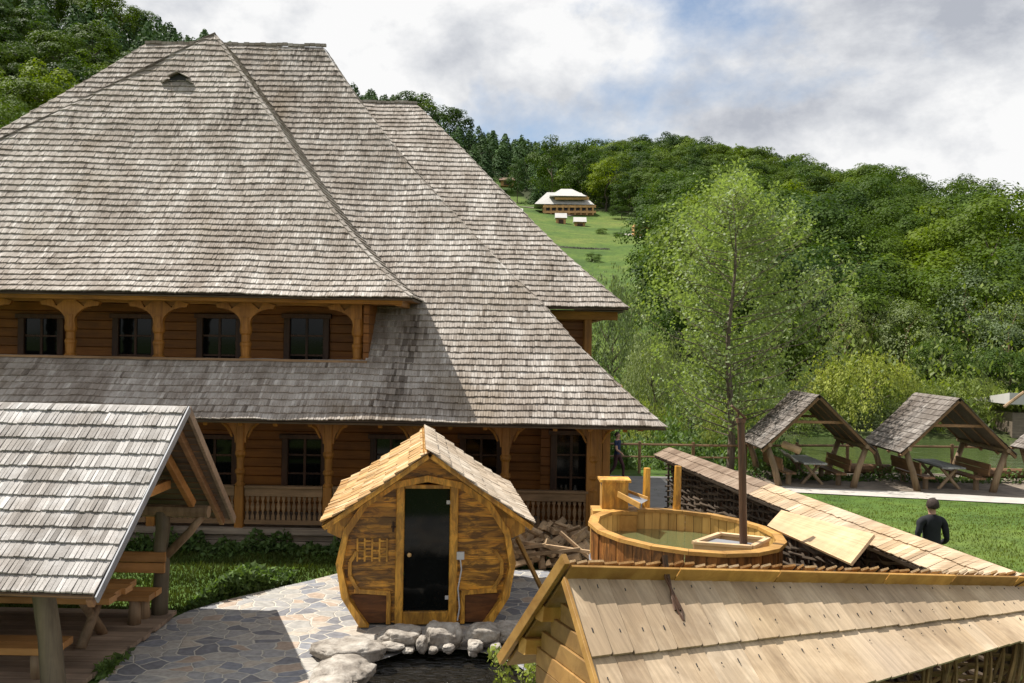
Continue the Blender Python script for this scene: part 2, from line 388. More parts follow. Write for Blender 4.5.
# ------------------------------------------------------------------ shingled surfaces
def shingle_surface(S, tmax, L, Rb, expo, wr, thick, mb, base, first=0.0, lap=1.5, skew=0.0, mi=0, sub=None, seed=1, ragged=0.009, gap=0.004, tilt=0.3, tone_fn=None):
    """S(x, t): a point of the slope, x along the eave, t up the slope. Rows of separate boards."""
    r = random.Random(seed)
    ex = 0.01
    def nr(x, t):
        a = S(x + ex, t) - S(x - ex, t); b = S(x, t + ex) - S(x, t - ex)
        n = a.cross(b).normalized()
        return n
    t = first
    nrow = 0
    while t < tmax - 0.3 * expo:
        t0 = t; t1 = min(t + expo * lap, tmax)
        l, rr = L(t0), Rb(t0); l1, r1 = L(t1), Rb(t1)
        x = l - r.random() * wr[0]
        row = r.random() * 0.16 - 0.08
        while x < rr:
            w = r.uniform(*wr); xa, xb = max(x, l), min(x + w, rr)
            x += w
            if xb - xa < 0.008: continue
            g = gap
            d = r.uniform(-ragged, ragged) * (1 if nrow else 0.6)
            ta = max(t0 + d, 0 - 0.03)
            xs = skew * (t1 - ta)
            ua, ub = min(max(xa + xs, l1), r1), max(min(xb + xs, r1), l1)
            if ub < ua: ua = ub = (ua + ub) / 2
            n0 = nr((xa + xb) / 2, (ta + t1) / 2)
            lift = thick * (2.3 + tilt * r.uniform(-1, 1))
            p = [S(xa + g, ta), S(xb - g, ta), S(ub, t1), S(ua, t1)]
            hi = [p[0] + n0 * lift, p[1] + n0 * (lift + thick * r.uniform(-0.25, 0.25)), p[2] + n0 * thick * 0.5, p[3] + n0 * thick * 0.5]
            lo = [p[0] + n0 * (lift - thick), p[1] + n0 * (lift - thick)]
            tn = min(1, max(0, r.gauss(0.55, 0.17) + row + (tone_fn(p[0]) if tone_fn else 0)))
            mb.add(hi + lo, [(0, 1, 2, 3), (4, 5, 1, 0), (4, 0, 3), (1, 5, 2)], tn, mi)
        t += expo; nrow += 1
    # boarding under the shingles
    if base is not None:
        k = max(3, int(tmax / 0.5)); rows = []
        for i in range(k + 1):
            tt = tmax * i / k; l, rr = L(tt), Rb(tt)
            m = sub or 2
            rows.append([S(l + (rr - l) * j / m, tt) for j in range(m + 1)])
        n0 = nr((L(tmax * .5) + Rb(tmax * .5)) / 2, tmax / 2)
        for off, flip in ((-0.01, 0), (-0.06, 1)):
            vs = [p + n0 * off for rw in rows for p in rw]; m1 = len(rows[0])
            fs = []
            for i in range(k):
                for j in range(m1 - 1):
                    q = (i * m1 + j, i * m1 + j + 1, (i + 1) * m1 + j + 1, (i + 1) * m1 + j)
                    fs.append(q[::-1] if flip else q)
            base.add(vs, fs, 0.5, 0)
        # closing strip along the eave
        a = rows[0]; base.add([a[0] - n0 * .01, a[-1] - n0 * .01, a[-1] - n0 * .06, a[0] - n0 * .06], [(0, 1, 2, 3)], 0.5)

class Prof:
    """roof profile: (d, z) pairs, d measured inwards from the eave; evaluated by arc length"""
    def __init__(s, pts):
        # smooth the profile
        d = np.array([p[0] for p in pts], float); z = np.array([p[1] for p in pts], float)
        c = np.polyfit(d, z, 3 if len(pts) > 4 else 2)
        dd = np.linspace(d[0], d[-1], 60); zz = np.polyval(c, dd)
        s.d = dd; s.z = zz
        s.t = np.concatenate([[0], np.cumsum(np.hypot(np.diff(dd), np.diff(zz)))]); s.T = float(s.t[-1])
    def dz(s, t):
        if t <= 0:
            return float(s.d[0]) + t * .77, float(s.z[0]) + t * .64
        return float(np.interp(t, s.t, s.d)), float(np.interp(t, s.t, s.z))
    def zd(s, d): return float(np.interp(d, s.d, s.z))
    def dofz(s, z): return float(np.interp(z, s.z, s.d))
    def tofd(s, d): return float(np.interp(d, s.d, s.t))
SKY_STR = 0.085; CLOUD_STR = 0.57; SUN_STR = 5.0; EXPO = 0.56; CLOUD_LOC = (5.1, 2.2, 0.7)
# ------------------------------------------------------------------ the house
house = thing('log_house', 'big honey brown log guesthouse with steep weathered shingle roofs and carved galleries', 'house', (-4, 24, 0))

prof_main = Prof([(0, 2.79), (1.4, 3.93), (3.0, 5.4), (5.2, 7.85), (6.9, 10.1), (8.7, 12.98)])
Y0 = 20.3
prof_t = Prof([(0, 5.37), (1, 6.2), (2.5, 7.85), (4.2, 10.1), (6.0, 12.67)])
YT = 21.0
GX = -3.2                      # right end of the upper gallery

def lin(pts):
    xs = [p[0] for p in pts]; ys = [p[1] for p in pts]
    return lambda q: float(np.interp(q, xs, ys))
main_R = lin([(0, 3.18), (1.9, 1.52), (3.0, 0.68), (5.2, -1.62), (6.9, -3.6), (8.7, -5.65)])
main_L = lin([(0, -26), (8.7, -10.84)])
tow_R = lin([(0, -2.11), (1, -3.05), (2.5, -4.53), (4.2, -6.2), (6.0, -8.2)])
tow_L = lin([(0, -19.3), (6.0, -8.2)])

def front(prof, y0):
    def S(x, t):
        d, z = prof.dz(t); w = sagf(x, z); return Vector((x, y0 + d - w * .6, z + w * .8))
    return S
def sagf(x, z): return .05 * mnoise.noise(Vector((x * .45, z * .6, 1.7))) + .022 * mnoise.noise(Vector((x * 1.6, z * 1.9, 4.2)))
def sub(prof, y0, t_off):
    def S(x, t):
        d, z = prof.dz(t + t_off); w = sagf(x, z); return Vector((x, y0 + d - w * .6, z + w * .8))
    return S
def stain_fn(p):
    # long wet streak below the upper eave corner, brown moss under the ridge end
    e = 0.0
    cx = -2.25 - (5.0 - p.z) * 0.14
    if p.y < 23 and p.z < 5.0: e -= (0.42 + .25 * mnoise.noise(Vector((p.x * 3, p.z * 2, 9)))) * math.exp(-((p.x - cx) / 0.30) ** 2)
    if p.z > 9.5: e -= 0.22 * math.exp(-((p.x + 6.5 - (p.z - 11) * 0.3) / 0.8) ** 2)
    if p.z < 3.1: e -= 0.1
    return e

mb = MB(); base = MB()
EX = 0.205
tA = prof_main.tofd(1.5)
# lower strip along the whole front
fd = lambda f, prof, off=0.0: (lambda t: f(prof.dz(t + off)[0]))
shingle_surface(front(prof_main, Y0), tA, fd(main_L, prof_main), fd(main_R, prof_main), EX, (0.042, 0.072), 0.026, mb, base, seed=3, sub=20, tone_fn=stain_fn)
# middle band right of the gallery
nA = round(tA / EX) * EX
tB = prof_main.tofd(3.9)
shingle_surface(sub(prof_main, Y0, nA), tB - nA, lambda t: GX, fd(main_R, prof_main, nA), EX, (0.042, 0.072), 0.026, mb, base, seed=4, sub=6, tone_fn=stain_fn)
nB = nA + math.floor((tB - nA) / EX) * EX
shingle_surface(sub(prof_main, Y0, nB), prof_main.T - nB, fd(main_L, prof_main, nB), fd(main_R, prof_main, nB), EX, (0.042, 0.072), 0.026, mb, base, seed=5, sub=16, tone_fn=stain_fn)
# right side slope of the main roof: mirrored across the hip
def side_S(prof, hip, y_of_d, sgn=1):
    def S(x, t):
        d, z = prof.dz(t)
        return Vector((hip(d), x, z))
    return S
YB = Y0 + 8.7 * 2 + 6
def main_side_S(x, t):
    d, z = prof_main.dz(t); return Vector((main_R(d), x, z))
shingle_surface(main_side_S, prof_main.T, lambda t: Y0 + prof_main.dz(t)[0], lambda t: YB - prof_main.dz(t)[0], EX * 1.2, (0.10, 0.16), 0.02, mb, base, seed=6, sub=3)
# ridge capping boards, standing slightly proud
for x0 in np.arange(-10.84, -5.65, 0.16):
    mb.box((x0 + 0.08, 29.0, 12.98 + rng.uniform(.03, .07)), (0.15, 0.10, 0.08), tone=rng.uniform(.2, .6))
r_main = mb.build('roof', 'old_shingle', house)
# rear and left slopes as boarded sheets
bb = base
def sheet(mb_, pts, tone=0.5): mb_.add(pts, [tuple(range(len(pts)))], tone)
for k in range(8):
    d0, z0_ = prof_main.dz(prof_main.T * k / 8); d1, z1_ = prof_main.dz(prof_main.T * (k + 1) / 8)
    sheet(bb, [(main_L(d0), Y0 + d0, z0_ - .05), (main_L(d1), Y0 + d1, z1_ - .05), (main_L(d1), YB - d1, z1_ - .05), (main_L(d0), YB - d0, z0_ - .05)])
    sheet(bb, [(main_L(d0), YB - d0, z0_ - .05), (main_L(d1), YB - d1, z1_ - .05), (main_R(d1), YB - d1, z1_ - .05), (main_R(d0), YB - d0, z0_ - .05)])
sheet(bb, [(-10.84, 29, 12.9), (-10.84, YB - 8.7, 12.9), (-5.65, YB - 8.7, 12.9), (-5.65, 29, 12.9)])
bb.build('roof_boarding', 'roof_deck', r_main)

# upper roof over the gallery
mb = MB(); base = MB()
shingle_surface(front(prof_t, YT), prof_t.T, fd(tow_L, prof_t), fd(tow_R, prof_t), EX, (0.042, 0.072), 0.026, mb, base, seed=8, sub=16, tone_fn=stain_fn)
def tside_S(x, t):
    d, z = prof_t.dz(t); return Vector((tow_R(d), x, z))
shingle_surface(tside_S, prof_t.T, lambda t: YT + prof_t.dz(t)[0], lambda t: max(YT + prof_t.dz(t)[0] + .02, Y0 + prof_main.dofz(prof_t.dz(t)[1]) + 0.1), EX, (0.042, 0.072), 0.026, mb, base, seed=9, sub=2)
# hip boards: doubled shingles along the right hip
k = 0
t = 0.0
while t < prof_t.T - 0.1:
    d, z = prof_t.dz(t); d2, z2 = prof_t.dz(t + 0.3)
    a = Vector((tow_R(d), YT + d, z)); b = Vector((tow_R(d2), YT + d2, z2))
    mb.beam(a + Vector((-0.02, 0, 0.06)), b + Vector((-0.02, 0, 0.03)), 0.10, 0.022, tone=rng.uniform(.3, .8))
    t += EX
t = 0.0
while t < prof_t.T - 0.1:
    d, z = prof_t.dz(t); d2, z2 = prof_t.dz(t + 0.3)
    a = Vector((tow_L(d), YT + d, z)); b = Vector((tow_L(d2), YT + d2, z2))
    mb.beam(a + Vector((0.0, 0, 0.06)), b + Vector((0, 0, 0.04)), 0.10, 0.07, tone=rng.uniform(.0, .2))
    t += EX
r_up = mb.build('upper_roof', 'old_shingle', house)
for k in range(8):
    d0, z0_ = prof_t.dz(prof_t.T * k / 8); d1, z1_ = prof_t.dz(prof_t.T * (k + 1) / 8)
    sheet(base, [(tow_L(d0), YT + d0, z0_), (tow_L(d1), YT + d1, z1_), (tow_L(d1), Y0 + prof_main.dofz(z1_) + .05, z1_ - .05), (tow_L(d0), Y0 + prof_main.dofz(z0_) + .05, z0_ - .05)])
base.build('roof_boarding', 'roof_deck', r_up)

# right hand side roof (far wing)
prof_w = Prof([(0, 5.37), (1.6, 6.85), (3.2, 8.45), (4.8, 10.2), (6.3, 11.85)])
YW = 24.7
w_R = lin([(0, 2.88), (1.6, 1.35), (3.2, -0.1), (4.8, -1.6), (6.3, -3.15)])
def w_L(t):
    d, z = prof_w.dz(t)
    return -6.0 + 0 * d
mb = MB(); base = MB()
def wl(t):
    d, z = prof_w.dz(t)
    # the left end runs into the slope of the main roof
    return main_R(min(8.7, prof_main.dofz(z) + 0.9)) - 0.3
shingle_surface(front(prof_w, YW), prof_w.T, wl, fd(w_R, prof_w), EX, (0.042, 0.072), 0.026, mb, base, seed=12, sub=8)
def wside_S(x, t):
    d, z = prof_w.dz(t); return Vector((w_R(d), x, z))
shingle_surface(wside_S, prof_w.T, lambda t: YW + prof_w.dz(t)[0], lambda t: YW + 14 - prof_w.dz(t)[0], EX * 1.3, (0.10, 0.16), 0.02, mb, base, seed=13, sub=2)
for x0 in np.arange(-5.6, -3.15, 0.14):
    mb.box((x0 + 0.07, YW + 6.3, 11.85 + rng.uniform(.03, .06)), (0.13, 0.10, 0.07), tone=rng.uniform(.2, .7))
r_w = mb.build('side_roof', 'old_shingle', house)
sheet(base, [(-3.15, YW + 6.3, 11.8), (-3.15, YW + 7.7, 11.8), (-9, YW + 7.7, 11.8), (-9, YW + 6.3, 11.8)])
sheet(base, [(2.88, YW + .05, 5.3), (2.88, YW + 13.9, 5.3), (0.2, YW + 13.9, 5.3), (0.2, YW + .05, 5.3)])
base.build('roof_boarding', 'roof_deck', r_w)
b = MB()
b.box((1.0, YW + 7.0, 4.2), (1.7, 11.6, 2.3))
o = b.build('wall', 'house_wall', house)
for x_, y_ in ((1.85, YW + 1.1), (0.9, YW + 1.1), (1.85, YW + 3.2)):
    b = MB(); b.beam((x_ + .1, y_ - .12, 2.9), (x_ + .1, y_ - .12, 5.3), 0.2, 0.2, tone=.5)
    b.build('column', 'honey', house)
b = MB(); b.beam((0.2, YW + .9, 5.2), (2.7, YW + .9, 5.2), 0.16, 0.22); b.beam((2.3, YW + .9, 5.2), (2.3, YW + 12, 5.2), 0.16, 0.22)
b.build('eave_beam', 'honey_x', house)

# little roof vent
b = MB()
c = P(180, 84, YT + 5.0); dd = prof_t.dofz(c.z)
c = Vector((c.x, YT + dd, prof_t.zd(dd)))
b.prism([(-0.3, 0), (-0.2, 0.12), (0, 0.19), (0.2, 0.12), (0.3, 0)], c + Vector((0, 0.05, 0.02)), (1, 0, 0), (0, 0, 1), 0.1, tone=.0)
vent = b.build('roof_vent', 'black', house)
b = MB()
for q in range(6):
    for s_ in (-1, 1):
        a0 = c + Vector((s_ * 0.05 * q * 1.45, -0.16, 0.26 - 0.035 * q - (0.02 * q if q > 3 else 0)))
        b.beam(a0, a0 + Vector((s_ * 0.02, 0.75, 0.12)), 0.11, 0.02, tone=rng.uniform(.1, .8), up=(s_ * .5, 0, 1))
b.build('vent_hood', 'old_shingle', vent)

# walls
b = MB()
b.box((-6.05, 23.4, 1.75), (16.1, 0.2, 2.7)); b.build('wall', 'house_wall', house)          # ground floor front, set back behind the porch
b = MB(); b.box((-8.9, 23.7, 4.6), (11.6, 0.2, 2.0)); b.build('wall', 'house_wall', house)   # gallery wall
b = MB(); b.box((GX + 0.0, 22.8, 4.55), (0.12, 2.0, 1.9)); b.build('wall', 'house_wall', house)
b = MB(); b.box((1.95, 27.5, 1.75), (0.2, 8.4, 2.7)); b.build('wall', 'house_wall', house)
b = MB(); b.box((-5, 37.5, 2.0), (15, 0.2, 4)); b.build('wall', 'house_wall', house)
# floors and ceilings
b = MB(); b.box((-6.1, 22.3, 0.36), (16.4, 2.3, 0.12)); b.build('porch_floor', 'grey_beam', house)
b = MB(); b.box((-6.1, 22.1, 3.03), (16.6, 2.7, 0.05)); b.build('porch_ceiling', 'honey_x', house)
b = MB(); b.box((-9.0, 22.7, 3.3), (11.8, 2.0, 0.1)); b.build('gallery_floor', 'honey_x', house)
b = MB(); b.box((-8.6, 22.45, 5.36), (12.8, 2.7, 0.05)); b.build('gallery_ceiling', 'honey_x', house)
# plinth
b = MB()
for k in range(3):
    b.beam((-14.3, 21.28 + .02 * k, 0.08 + 0.14 * k), (2.05, 21.28 + .02 * k, 0.08 + 0.14 * k), 0.12, 0.13)
b.build('plinth', 'grey_beam', house)
b = MB(); b.box((-6.1, 22.5, 0.14), (16.2, 2.2, 0.28)); b.build('foundation', 'soil', house)

# columns of the porch and arches
px_low = [-22, 65, 153, 241, 329, 417, 506, 594]
lowY = 21.35
def xlow(u): return P(u, 430, lowY).x
zt = 2.86
col_prof = [(0.085, 0.0), (0.085, 0.62), (0.10, 0.64), (0.10, 0.70), (0.065, 0.75), (0.075, 0.95), (0.10, 1.0), (0.105, 1.05), (0.07, 1.09), (0.08, 1.3), (0.085, 1.45)]
for i, u in enumerate(px_low):
    x = xlow(u); b = MB()
    b.beam((x, lowY, 0.42), (x, lowY, 1.3), 0.19, 0.19, tone=.5, up=(0, 1, 0))
    b.lathe((x, lowY, 1.3), [(0.11, 0), (0.115, .04), (0.075, 0.09), (0.085, 0.25), (0.115, .29), (0.115, .34), (0.08, .38), (0.085, 0.62), (0.12, .68), (0.12, .74), (0.09, .78)], 12, .5)
    b.beam((x, lowY, 2.05), (x, lowY, zt), 0.17, 0.17, tone=.5, up=(0, 1, 0))
    c_ = b.build('column', 'honey', house)
    # carved bracket: two concave wings below the beam
    b = MB()
    for s_ in (-1, 1):
        out = [(0.02 * s_, 0.0), (0.12 * s_, 0.02)]
        for k in range(9):
            a_ = k / 8 * math.pi / 2
            out.append((s_ * (0.78 - 0.66 * math.cos(a_)), 0.06 + 0.50 * math.sin(a_)))
        out += [(s_ * 0.8, 0.62), (s_ * 0.02, 0.62)]
        if s_ < 0: out = out[::-1]
        b.prism(out, (x, lowY, zt - 0.64), (1, 0, 0), (0, 0, 1), 0.11, tone=rng.uniform(.4, .8))
        # scrolls under the wing
        b.tube([(x + s_ * .17, lowY - .07, zt - .50), (x + s_ * .26, lowY - .07, zt - .30), (x + s_ * .42, lowY - .07, zt - .16), (x + s_ * .6, lowY - .07, zt - .10)], [.02, .035, .035, .015], 6, .8)
    b.build('bracket', 'honey', c_)
for i in range(len(px_low) - 1):
    xa, xb = xlow(px_low[i]) + .11, xlow(px_low[i + 1]) - .11
    if i == len(px_low) - 2:
        pass
    b = MB()
    n = int((xb - xa) / 0.105)
    for k in range(n):
        xx = xa + (k + .5) * (xb - xa) / n
        out = [(-.035, 0), (.035, 0), (.035, .1), (.014, .14), (.03, .22), (.04, .28), (.03, .34), (.014, .4), (.035, .46), (.035, .52), (-.035, .52), (-.035, .46), (-.014, .4), (-.03, .34), (-.04, .28), (-.03, .22), (-.014, .14), (-.035, .1)]
        b.prism(out, (xx, lowY, 0.58), (1, 0, 0), (0, 0, 1), 0.03)
    ba = b.build('balustrade', 'dull_rail', house)
    b = MB(); b.box(((xa + xb) / 2, lowY, 1.19), (xb - xa, .09, .19), tone=.6); b.box(((xa + xb) / 2, lowY, 1.295), (xb - xa, .17, .045), tone=.7)
    b.build('top_rail', 'dull_rail', ba)
    b = MB(); b.box(((xa + xb) / 2, lowY, 0.54), (xb - xa, .1, .09), tone=.5); b.build('bottom_rail', 'dull_rail', ba)
# eave beam and rafter tails
b = MB(); b.beam((-14.5, lowY, zt + .1), (2.2, lowY, zt + .1), 0.2, 0.2); b.beam((-14.5, 20.75, 2.86), (2.9, 20.75, 2.86), 0.12, 0.1)
b.build('eave_beam', 'honey_x', house)
for x in np.arange(-14.2, 3.0, 0.72):
    b = MB(); b.beam((x, 20.45, 2.72), (x, 21.6, 3.55), 0.09, 0.13, up=(0, 0, 1)); b.build('rafter', 'honey', house)
for x_ in (2.1, 2.7):
    b = MB(); b.beam((x_, 20.6, 2.75), (x_ - .1, 34, 2.75), 0.12, 0.12); b.build('eave_beam', 'honey', house)
# corner boards at the right end of the porch
b = MB()
for k in range(3):
    b.beam((1.72 + .17 * k, lowY - .02, 0.42), (1.72 + .17 * k, lowY - .02, zt), 0.16, 0.10, up=(0, 1, 0))
b.build('corner_boards', 'honey', house)
b = MB()
for k in range(9):
    b.beam((2.02, lowY + .1 + .16 * k, 0.42), (2.02, lowY + .1 + .16 * k, 1.3 if k > 1 else zt), 0.08, 0.14, up=(0, 1, 0))
b.build('side_boards', 'honey', house)

# gallery columns
upY = 21.95
px_up = [-104, -17, 71, 159, 246, 358]
for i, u in enumerate(px_up):
    x = P(u, 330, upY).x; b = MB()
    z0 = 3.98
    b.lathe((x, upY, z0), [(0.14, 0), (0.14, .06), (0.10, .10), (0.115, .3), (0.13, .34), (0.13, .38), (0.10, .42), (0.10, .56), (0.13, .60), (0.14, .68), (0.12, .80), (0.12, .95)], 12, .6)
    b.beam((x, upY, 3.3), (x, upY, 4.05), .2, .2, tone=.5, up=(0, 1, 0)); b.beam((x, upY, 4.85), (x, upY, 5.32), .2, .16, tone=.5, up=(0, 1, 0))
    c_ = b.build('column', 'honey', house)
    b = MB()
    for s_ in (-1, 1):
        if i == len(px_up) - 1 and s_ > 0: continue
        out = [(0.0, 0.0), (0.10 * s_, 0.0)]
        for k in range(7):
            a_ = k / 6 * math.pi / 2
            out.append((s_ * (0.62 - 0.52 * math.cos(a_)), 0.04 + 0.34 * math.sin(a_)))
        out += [(s_ * .66, .46), (s_ * .40, .52), (s_ * .3, .36), (s_ * .12, .5), (0, .52)]
        if s_ < 0: out = out[::-1]
        b.prism(out, (x, upY - .02, 4.75), (1, 0, 0), (0, 0, 1), 0.13, tone=.75)
    b.build('bracket', 'honey', c_)
    if i < len(px_up) - 1:
        x2 = P(px_up[i + 1], 330, upY).x
        b = MB(); out = [(0, 0)]
        w = x2 - x
        for k in range(13): 
            a_ = math.pi * k / 12
            out.append((w / 2 - (w / 2 - .25) * math.cos(a_), -.03 + .10 * math.sin(a_)))
        out += [(w, 0), (w, .2), (0, .2)]
        b.prism(out, (x, upY, 5.14), (1, 0, 0), (0, 0, 1), 0.08, tone=.4)
        b.build('arch_board', 'honey_x', house)
b = MB(); b.box((-8.8, 21.8, 4.0), (11.3, 0.28, 0.05), tone=.8); b.build('sill_board', 'dull_rail', house)
b = MB(); b.beam((-15, 21.3, 5.32), (-2.35, 21.3, 5.32), 0.14, 0.14); b.beam((-15, 21.95, 5.3), (-2.4, 21.95, 5.3), 0.18, 0.1); b.beam((-2.45, 21.3, 5.3), (-2.45, 23.4, 5.3), .14, .16)
b.build('eave_beam', 'honey_x', house)

def window(uc, vt, vb, wpx, Y, lit=False, door=False):
    a = P(uc - wpx / 2, vt, Y); c2 = P(uc + wpx / 2, vb, Y)
    x0, x1, z1, z0 = a.x, c2.x, a.z, c2.z
    y = Y - 0.03
    b = MB(); fw = 0.15
    b.beam((x0, y, z0), (x0, y, z1), fw, .14, up=(0, 1, 0)); b.beam((x1, y, z0), (x1, y, z1), fw, .14, up=(0, 1, 0))
    b.beam((x0 - .12, y - .02, z1), (x1 + .12, y - .02, z1), .2, .11, tone=.9); b.beam((x0 - .06, y, z0), (x1 + .06, y, z0), .2, .08, tone=.9)
    xm = (x0 + x1) / 2
    b.beam((xm, y + .01, z0), (xm, y + .01, z1), .06, .06, up=(0, 1, 0))
    for k in (1, 2):
        zz = z0 + (z1 - z0) * k / 3
        b.beam((x0, y + .01, zz), (x1, y + .01, zz), .045, .045)
    f = b.build('window', 'window_wood', house)
    b = MB()
    b.box((xm, y + .02, (z0 + z1) / 2), (x1 - x0, .02, z1 - z0), tone=.5)
    b.build('pane', 'glass', f)
for uc in (42, 136, 220, 307): window(uc, 316, 375, 38, 23.6)
for uc, w in ((125, 40), (215, 40), (305, 38), (391, 34), (481, 36)): window(uc, 436, 492, w, 23.3)
window(571, 432, 500, 34, 22.6)
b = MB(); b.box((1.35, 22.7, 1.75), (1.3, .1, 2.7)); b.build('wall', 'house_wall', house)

# ------------------------------------------------------------------ left picnic shelter
def shelter(label, xr, xl, yr, zr, ye, ze, yb, zb, sh_mat, expo, wr, group=None, seedn=1):
    pass

hut = thing('picnic_shelter', 'open picnic shelter with silver grey shingle roof beside the paved yard', 'shelter', (-8, 14, 0))
XR_R, XR_E, XR_B = -4.55, -4.72, -4.62      # right end at ridge, front eave, back eave
XLFT = -13.0
ridge = (14.05, 3.5); eave = (11.4, 1.5); beave = (16.7, 1.5)
def hutS(x, t):
    q = t / Lh
    # slight skew: the shelter's left end stands a little farther back
    yy = eave[0] + (ridge[0] - eave[0]) * q + (-x - 4.7) * 0.06
    sag = -0.05 * math.sin(math.pi * q)
    return Vector((x, yy, eave[1] + (ridge[1] - eave[1]) * q + sag))
Lh = math.hypot(ridge[0] - eave[0], ridge[1] - eave[1])
mb = MB(); base = MB()
shingle_surface(hutS, Lh, lambda t: XLFT, lambda t: XR_E + (XR_R - XR_E) * t / Lh, 0.262, (0.045, 0.075), 0.024, mb, base, gap=.006, seed=20, sub=6, skew=0.0)
def hutB(x, t):
    q = t / Lh
    yy = beave[0] + (ridge[0] - beave[0]) * q + (x * -1 - 4.7) * 0.06
    return Vector((x, yy, beave[1] + (ridge[1] - beave[1]) * q))
hutB2 = lambda x, t: hutB(-x, t)
shingle_surface(hutB2, Lh, lambda t: -(XR_B + (XR_R - XR_B) * t / Lh), lambda t: -XLFT, 0.262, (0.09, 0.14), 0.022, mb, base, seed=21)
roof = mb.build('roof', 'grey_shingle', hut)
bt = MB()
for k in range(17):
    q = (k + .3) / 17
    for fn in (hutS, hutB):
        a = fn(XLFT, Lh * q) + Vector((0, 0, -.05)); xe = XR_E + (XR_R - XR_E) * q - .03
        c2 = fn(xe, Lh * q) + Vector((0, 0, -.05))
        bt.beam(a, c2, .07, .035)
bt.build('battens', 'batten', roof)
base.build('roof_boarding', 'roof_deck', roof)
for x in (-4.8, -6.6, -8.4, -10.2, -12):
    for fn in (hutS, hutB):
        b = MB(); b.beam(fn(x, 0.05) - Vector((0, 0, .13)), fn(x, Lh) - Vector((0, 0, .13)), .08, .12); b.build('rafter', 'old_bench', hut)
b = MB()
b.beam(hutS(XR_E + .02, -.02) - Vector((0, 0, .03)), hutS(XR_R + .02, Lh) - Vector((0, 0, .03)), .022, .10)
b.build('edge_trim', 'steel', hut)
b = MB(); b.beam(hutB(XR_B + .0, -.05) - Vector((0, 0, .05)), hutB(XR_R + .0, Lh) - Vector((0, 0, .05)), .05, .13); b.build('rake_board', 'deck', hut)
b = MB(); b.tube([(-13, 12.5, 1.70), (-4.95, 12.05, 1.73)], .085, 8); b.build('wall_plate', 'log_post', hut)
b = MB(); b.tube([(-13, 16.2, 1.72), (-4.75, 15.75, 1.72)], .10, 8); b.build('wall_plate', 'log_post', hut)
b = MB(); b.beam((-5.3, 12.75, 2.2), (-5.3, 15.4, 2.2), .12, .14); b.build('tie_beam', 'bench', hut)
b = MB(); b.beam((-5.2, 14.6, 3.0), (-5.0, 15.7, 1.85), .10, .12); b.build('gable_brace', 'bench', hut)
for (pa, pb, r1, r2) in (((-5.42, 12.0, -.02), (-5.62, 12.0, 1.68), .155, .12), ((-5.5, 15.75, 0), (-5.5, 15.8, 1.72), .13, .11),
                         ((-9.2, 12.2, 0), (-9.3, 12.25, 1.68), .14, .12), ((-9.2, 16.0, 0), (-9.2, 16.0, 1.7), .14, .12), ((-12.8, 12.4, 0), (-12.8, 12.4, 1.68), .14, .12), ((-12.8, 16.2, 0), (-12.8, 16.2, 1.7), .14, .12)):
    b = MB(); a_, c_ = Vector(pa), Vector(pb)
    pts = [a_.lerp(c_, k / 6) + Vector((rng.uniform(-.015, .015), rng.uniform(-.015, .015), 0)) for k in range(7)]
    b.tube(pts, [r1 + (r2 - r1) * k / 6 + rng.uniform(-.006, .006) for k in range(7)], 12)
    b.build('post', 'dark_post', hut, smooth=True)
b = MB(); b.tube([(-5.48, 15.8, 0.95), (-5.05, 15.78, 1.4), (-4.85, 15.76, 1.66)], [.07, .065, .06], 8); b.build('post_brace', 'log_post', hut, smooth=True)

# deck under it
b = MB(); y = 12.45
while y < 15.9:
    w = rng.uniform(.2, .27); xr = -5.35 + .02 * (y - 12.4) + rng.uniform(-.03, .03)
    b.box(((xr - 13) / 2, y + w / 2, .07), (13 + xr, w - .012, .06)); y += w
dk = b.build('timber_deck', 'deck')
tag(dk, 'grey plank deck under the picnic shelter by the paving', 'deck')

def table(name, label, xr, xl, y0, y1, zt_, mat, deckz=.1, th=.09, group=None):
    t = thing(name, label, 'table', ((xr + xl) / 2, (y0 + y1) / 2, deckz), group)
    b = MB(); n = 4; w = (y1 - y0) / n
    for k in range(n):
        e = rng.uniform(-.05, .05)
        b.beam((xl, y0 + w * (k + .5), zt_ - th / 2), (xr + e, y0 + w * (k + .5), zt_ - th / 2), w - .015, th)
    b.build('tabletop', mat, t)
    for x in (xr - .45, xl + .45):
        for s_ in (-1, 1):
            b = MB(); ym = (y0 + y1) / 2
            b.tube([(x, ym - s_ * .38, deckz), (x + .02 * s_, ym, deckz + .38), (x, ym + s_ * .36, zt_ - th)], [.075, .07, .06], 8)
            b.build('leg', 'log_post', t, smooth=True)
    return t
table('picnic_table', 'thick varnished plank table under the near shelter roof', -5.5, -8.6, 13.7, 14.85, .86, 'bench')
table('picnic_table', 'plank table farther left under the near shelter roof', -9.4, -12.4, 13.8, 14.9, .86, 'bench')
def bench(label, xr, xl, y0, y1, zs, back=None, mat='bench', deckz=.1, group=None):
    t = thing('bench', label, 'bench', ((xr + xl) / 2, (y0 + y1) / 2, deckz), group)
    b = MB(); w = (y1 - y0) / 2
    for k in range(2): b.beam((xl, y0 + w * (k + .5), zs - .05), (xr + rng.uniform(-.02, .02), y0 + w * (k + .5), zs - .05), w - .012, .09)
    b.build('seat', mat, t)
    for x in (xr - .25, xl + .25):
        for yy in (y0 + .1, y1 - .1):
            b = MB(); b.tube([(x + rng.uniform(-.03, .03), yy, deckz), (x, yy, zs - .09)], [.1, .085], 9); b.build('leg', 'log_post', t, smooth=True)
    if back:
        b = MB(); h = (back[1] - back[0]) / 2
        for k in range(2): b.beam((xl, y1 + .05 + .03 * k, back[0] + h * (k + .5)), (xr + .02, y1 + .05 + .03 * k, back[0] + h * (k + .5)), .07, h - .01)
        b.build('backrest', mat, t)
    return t
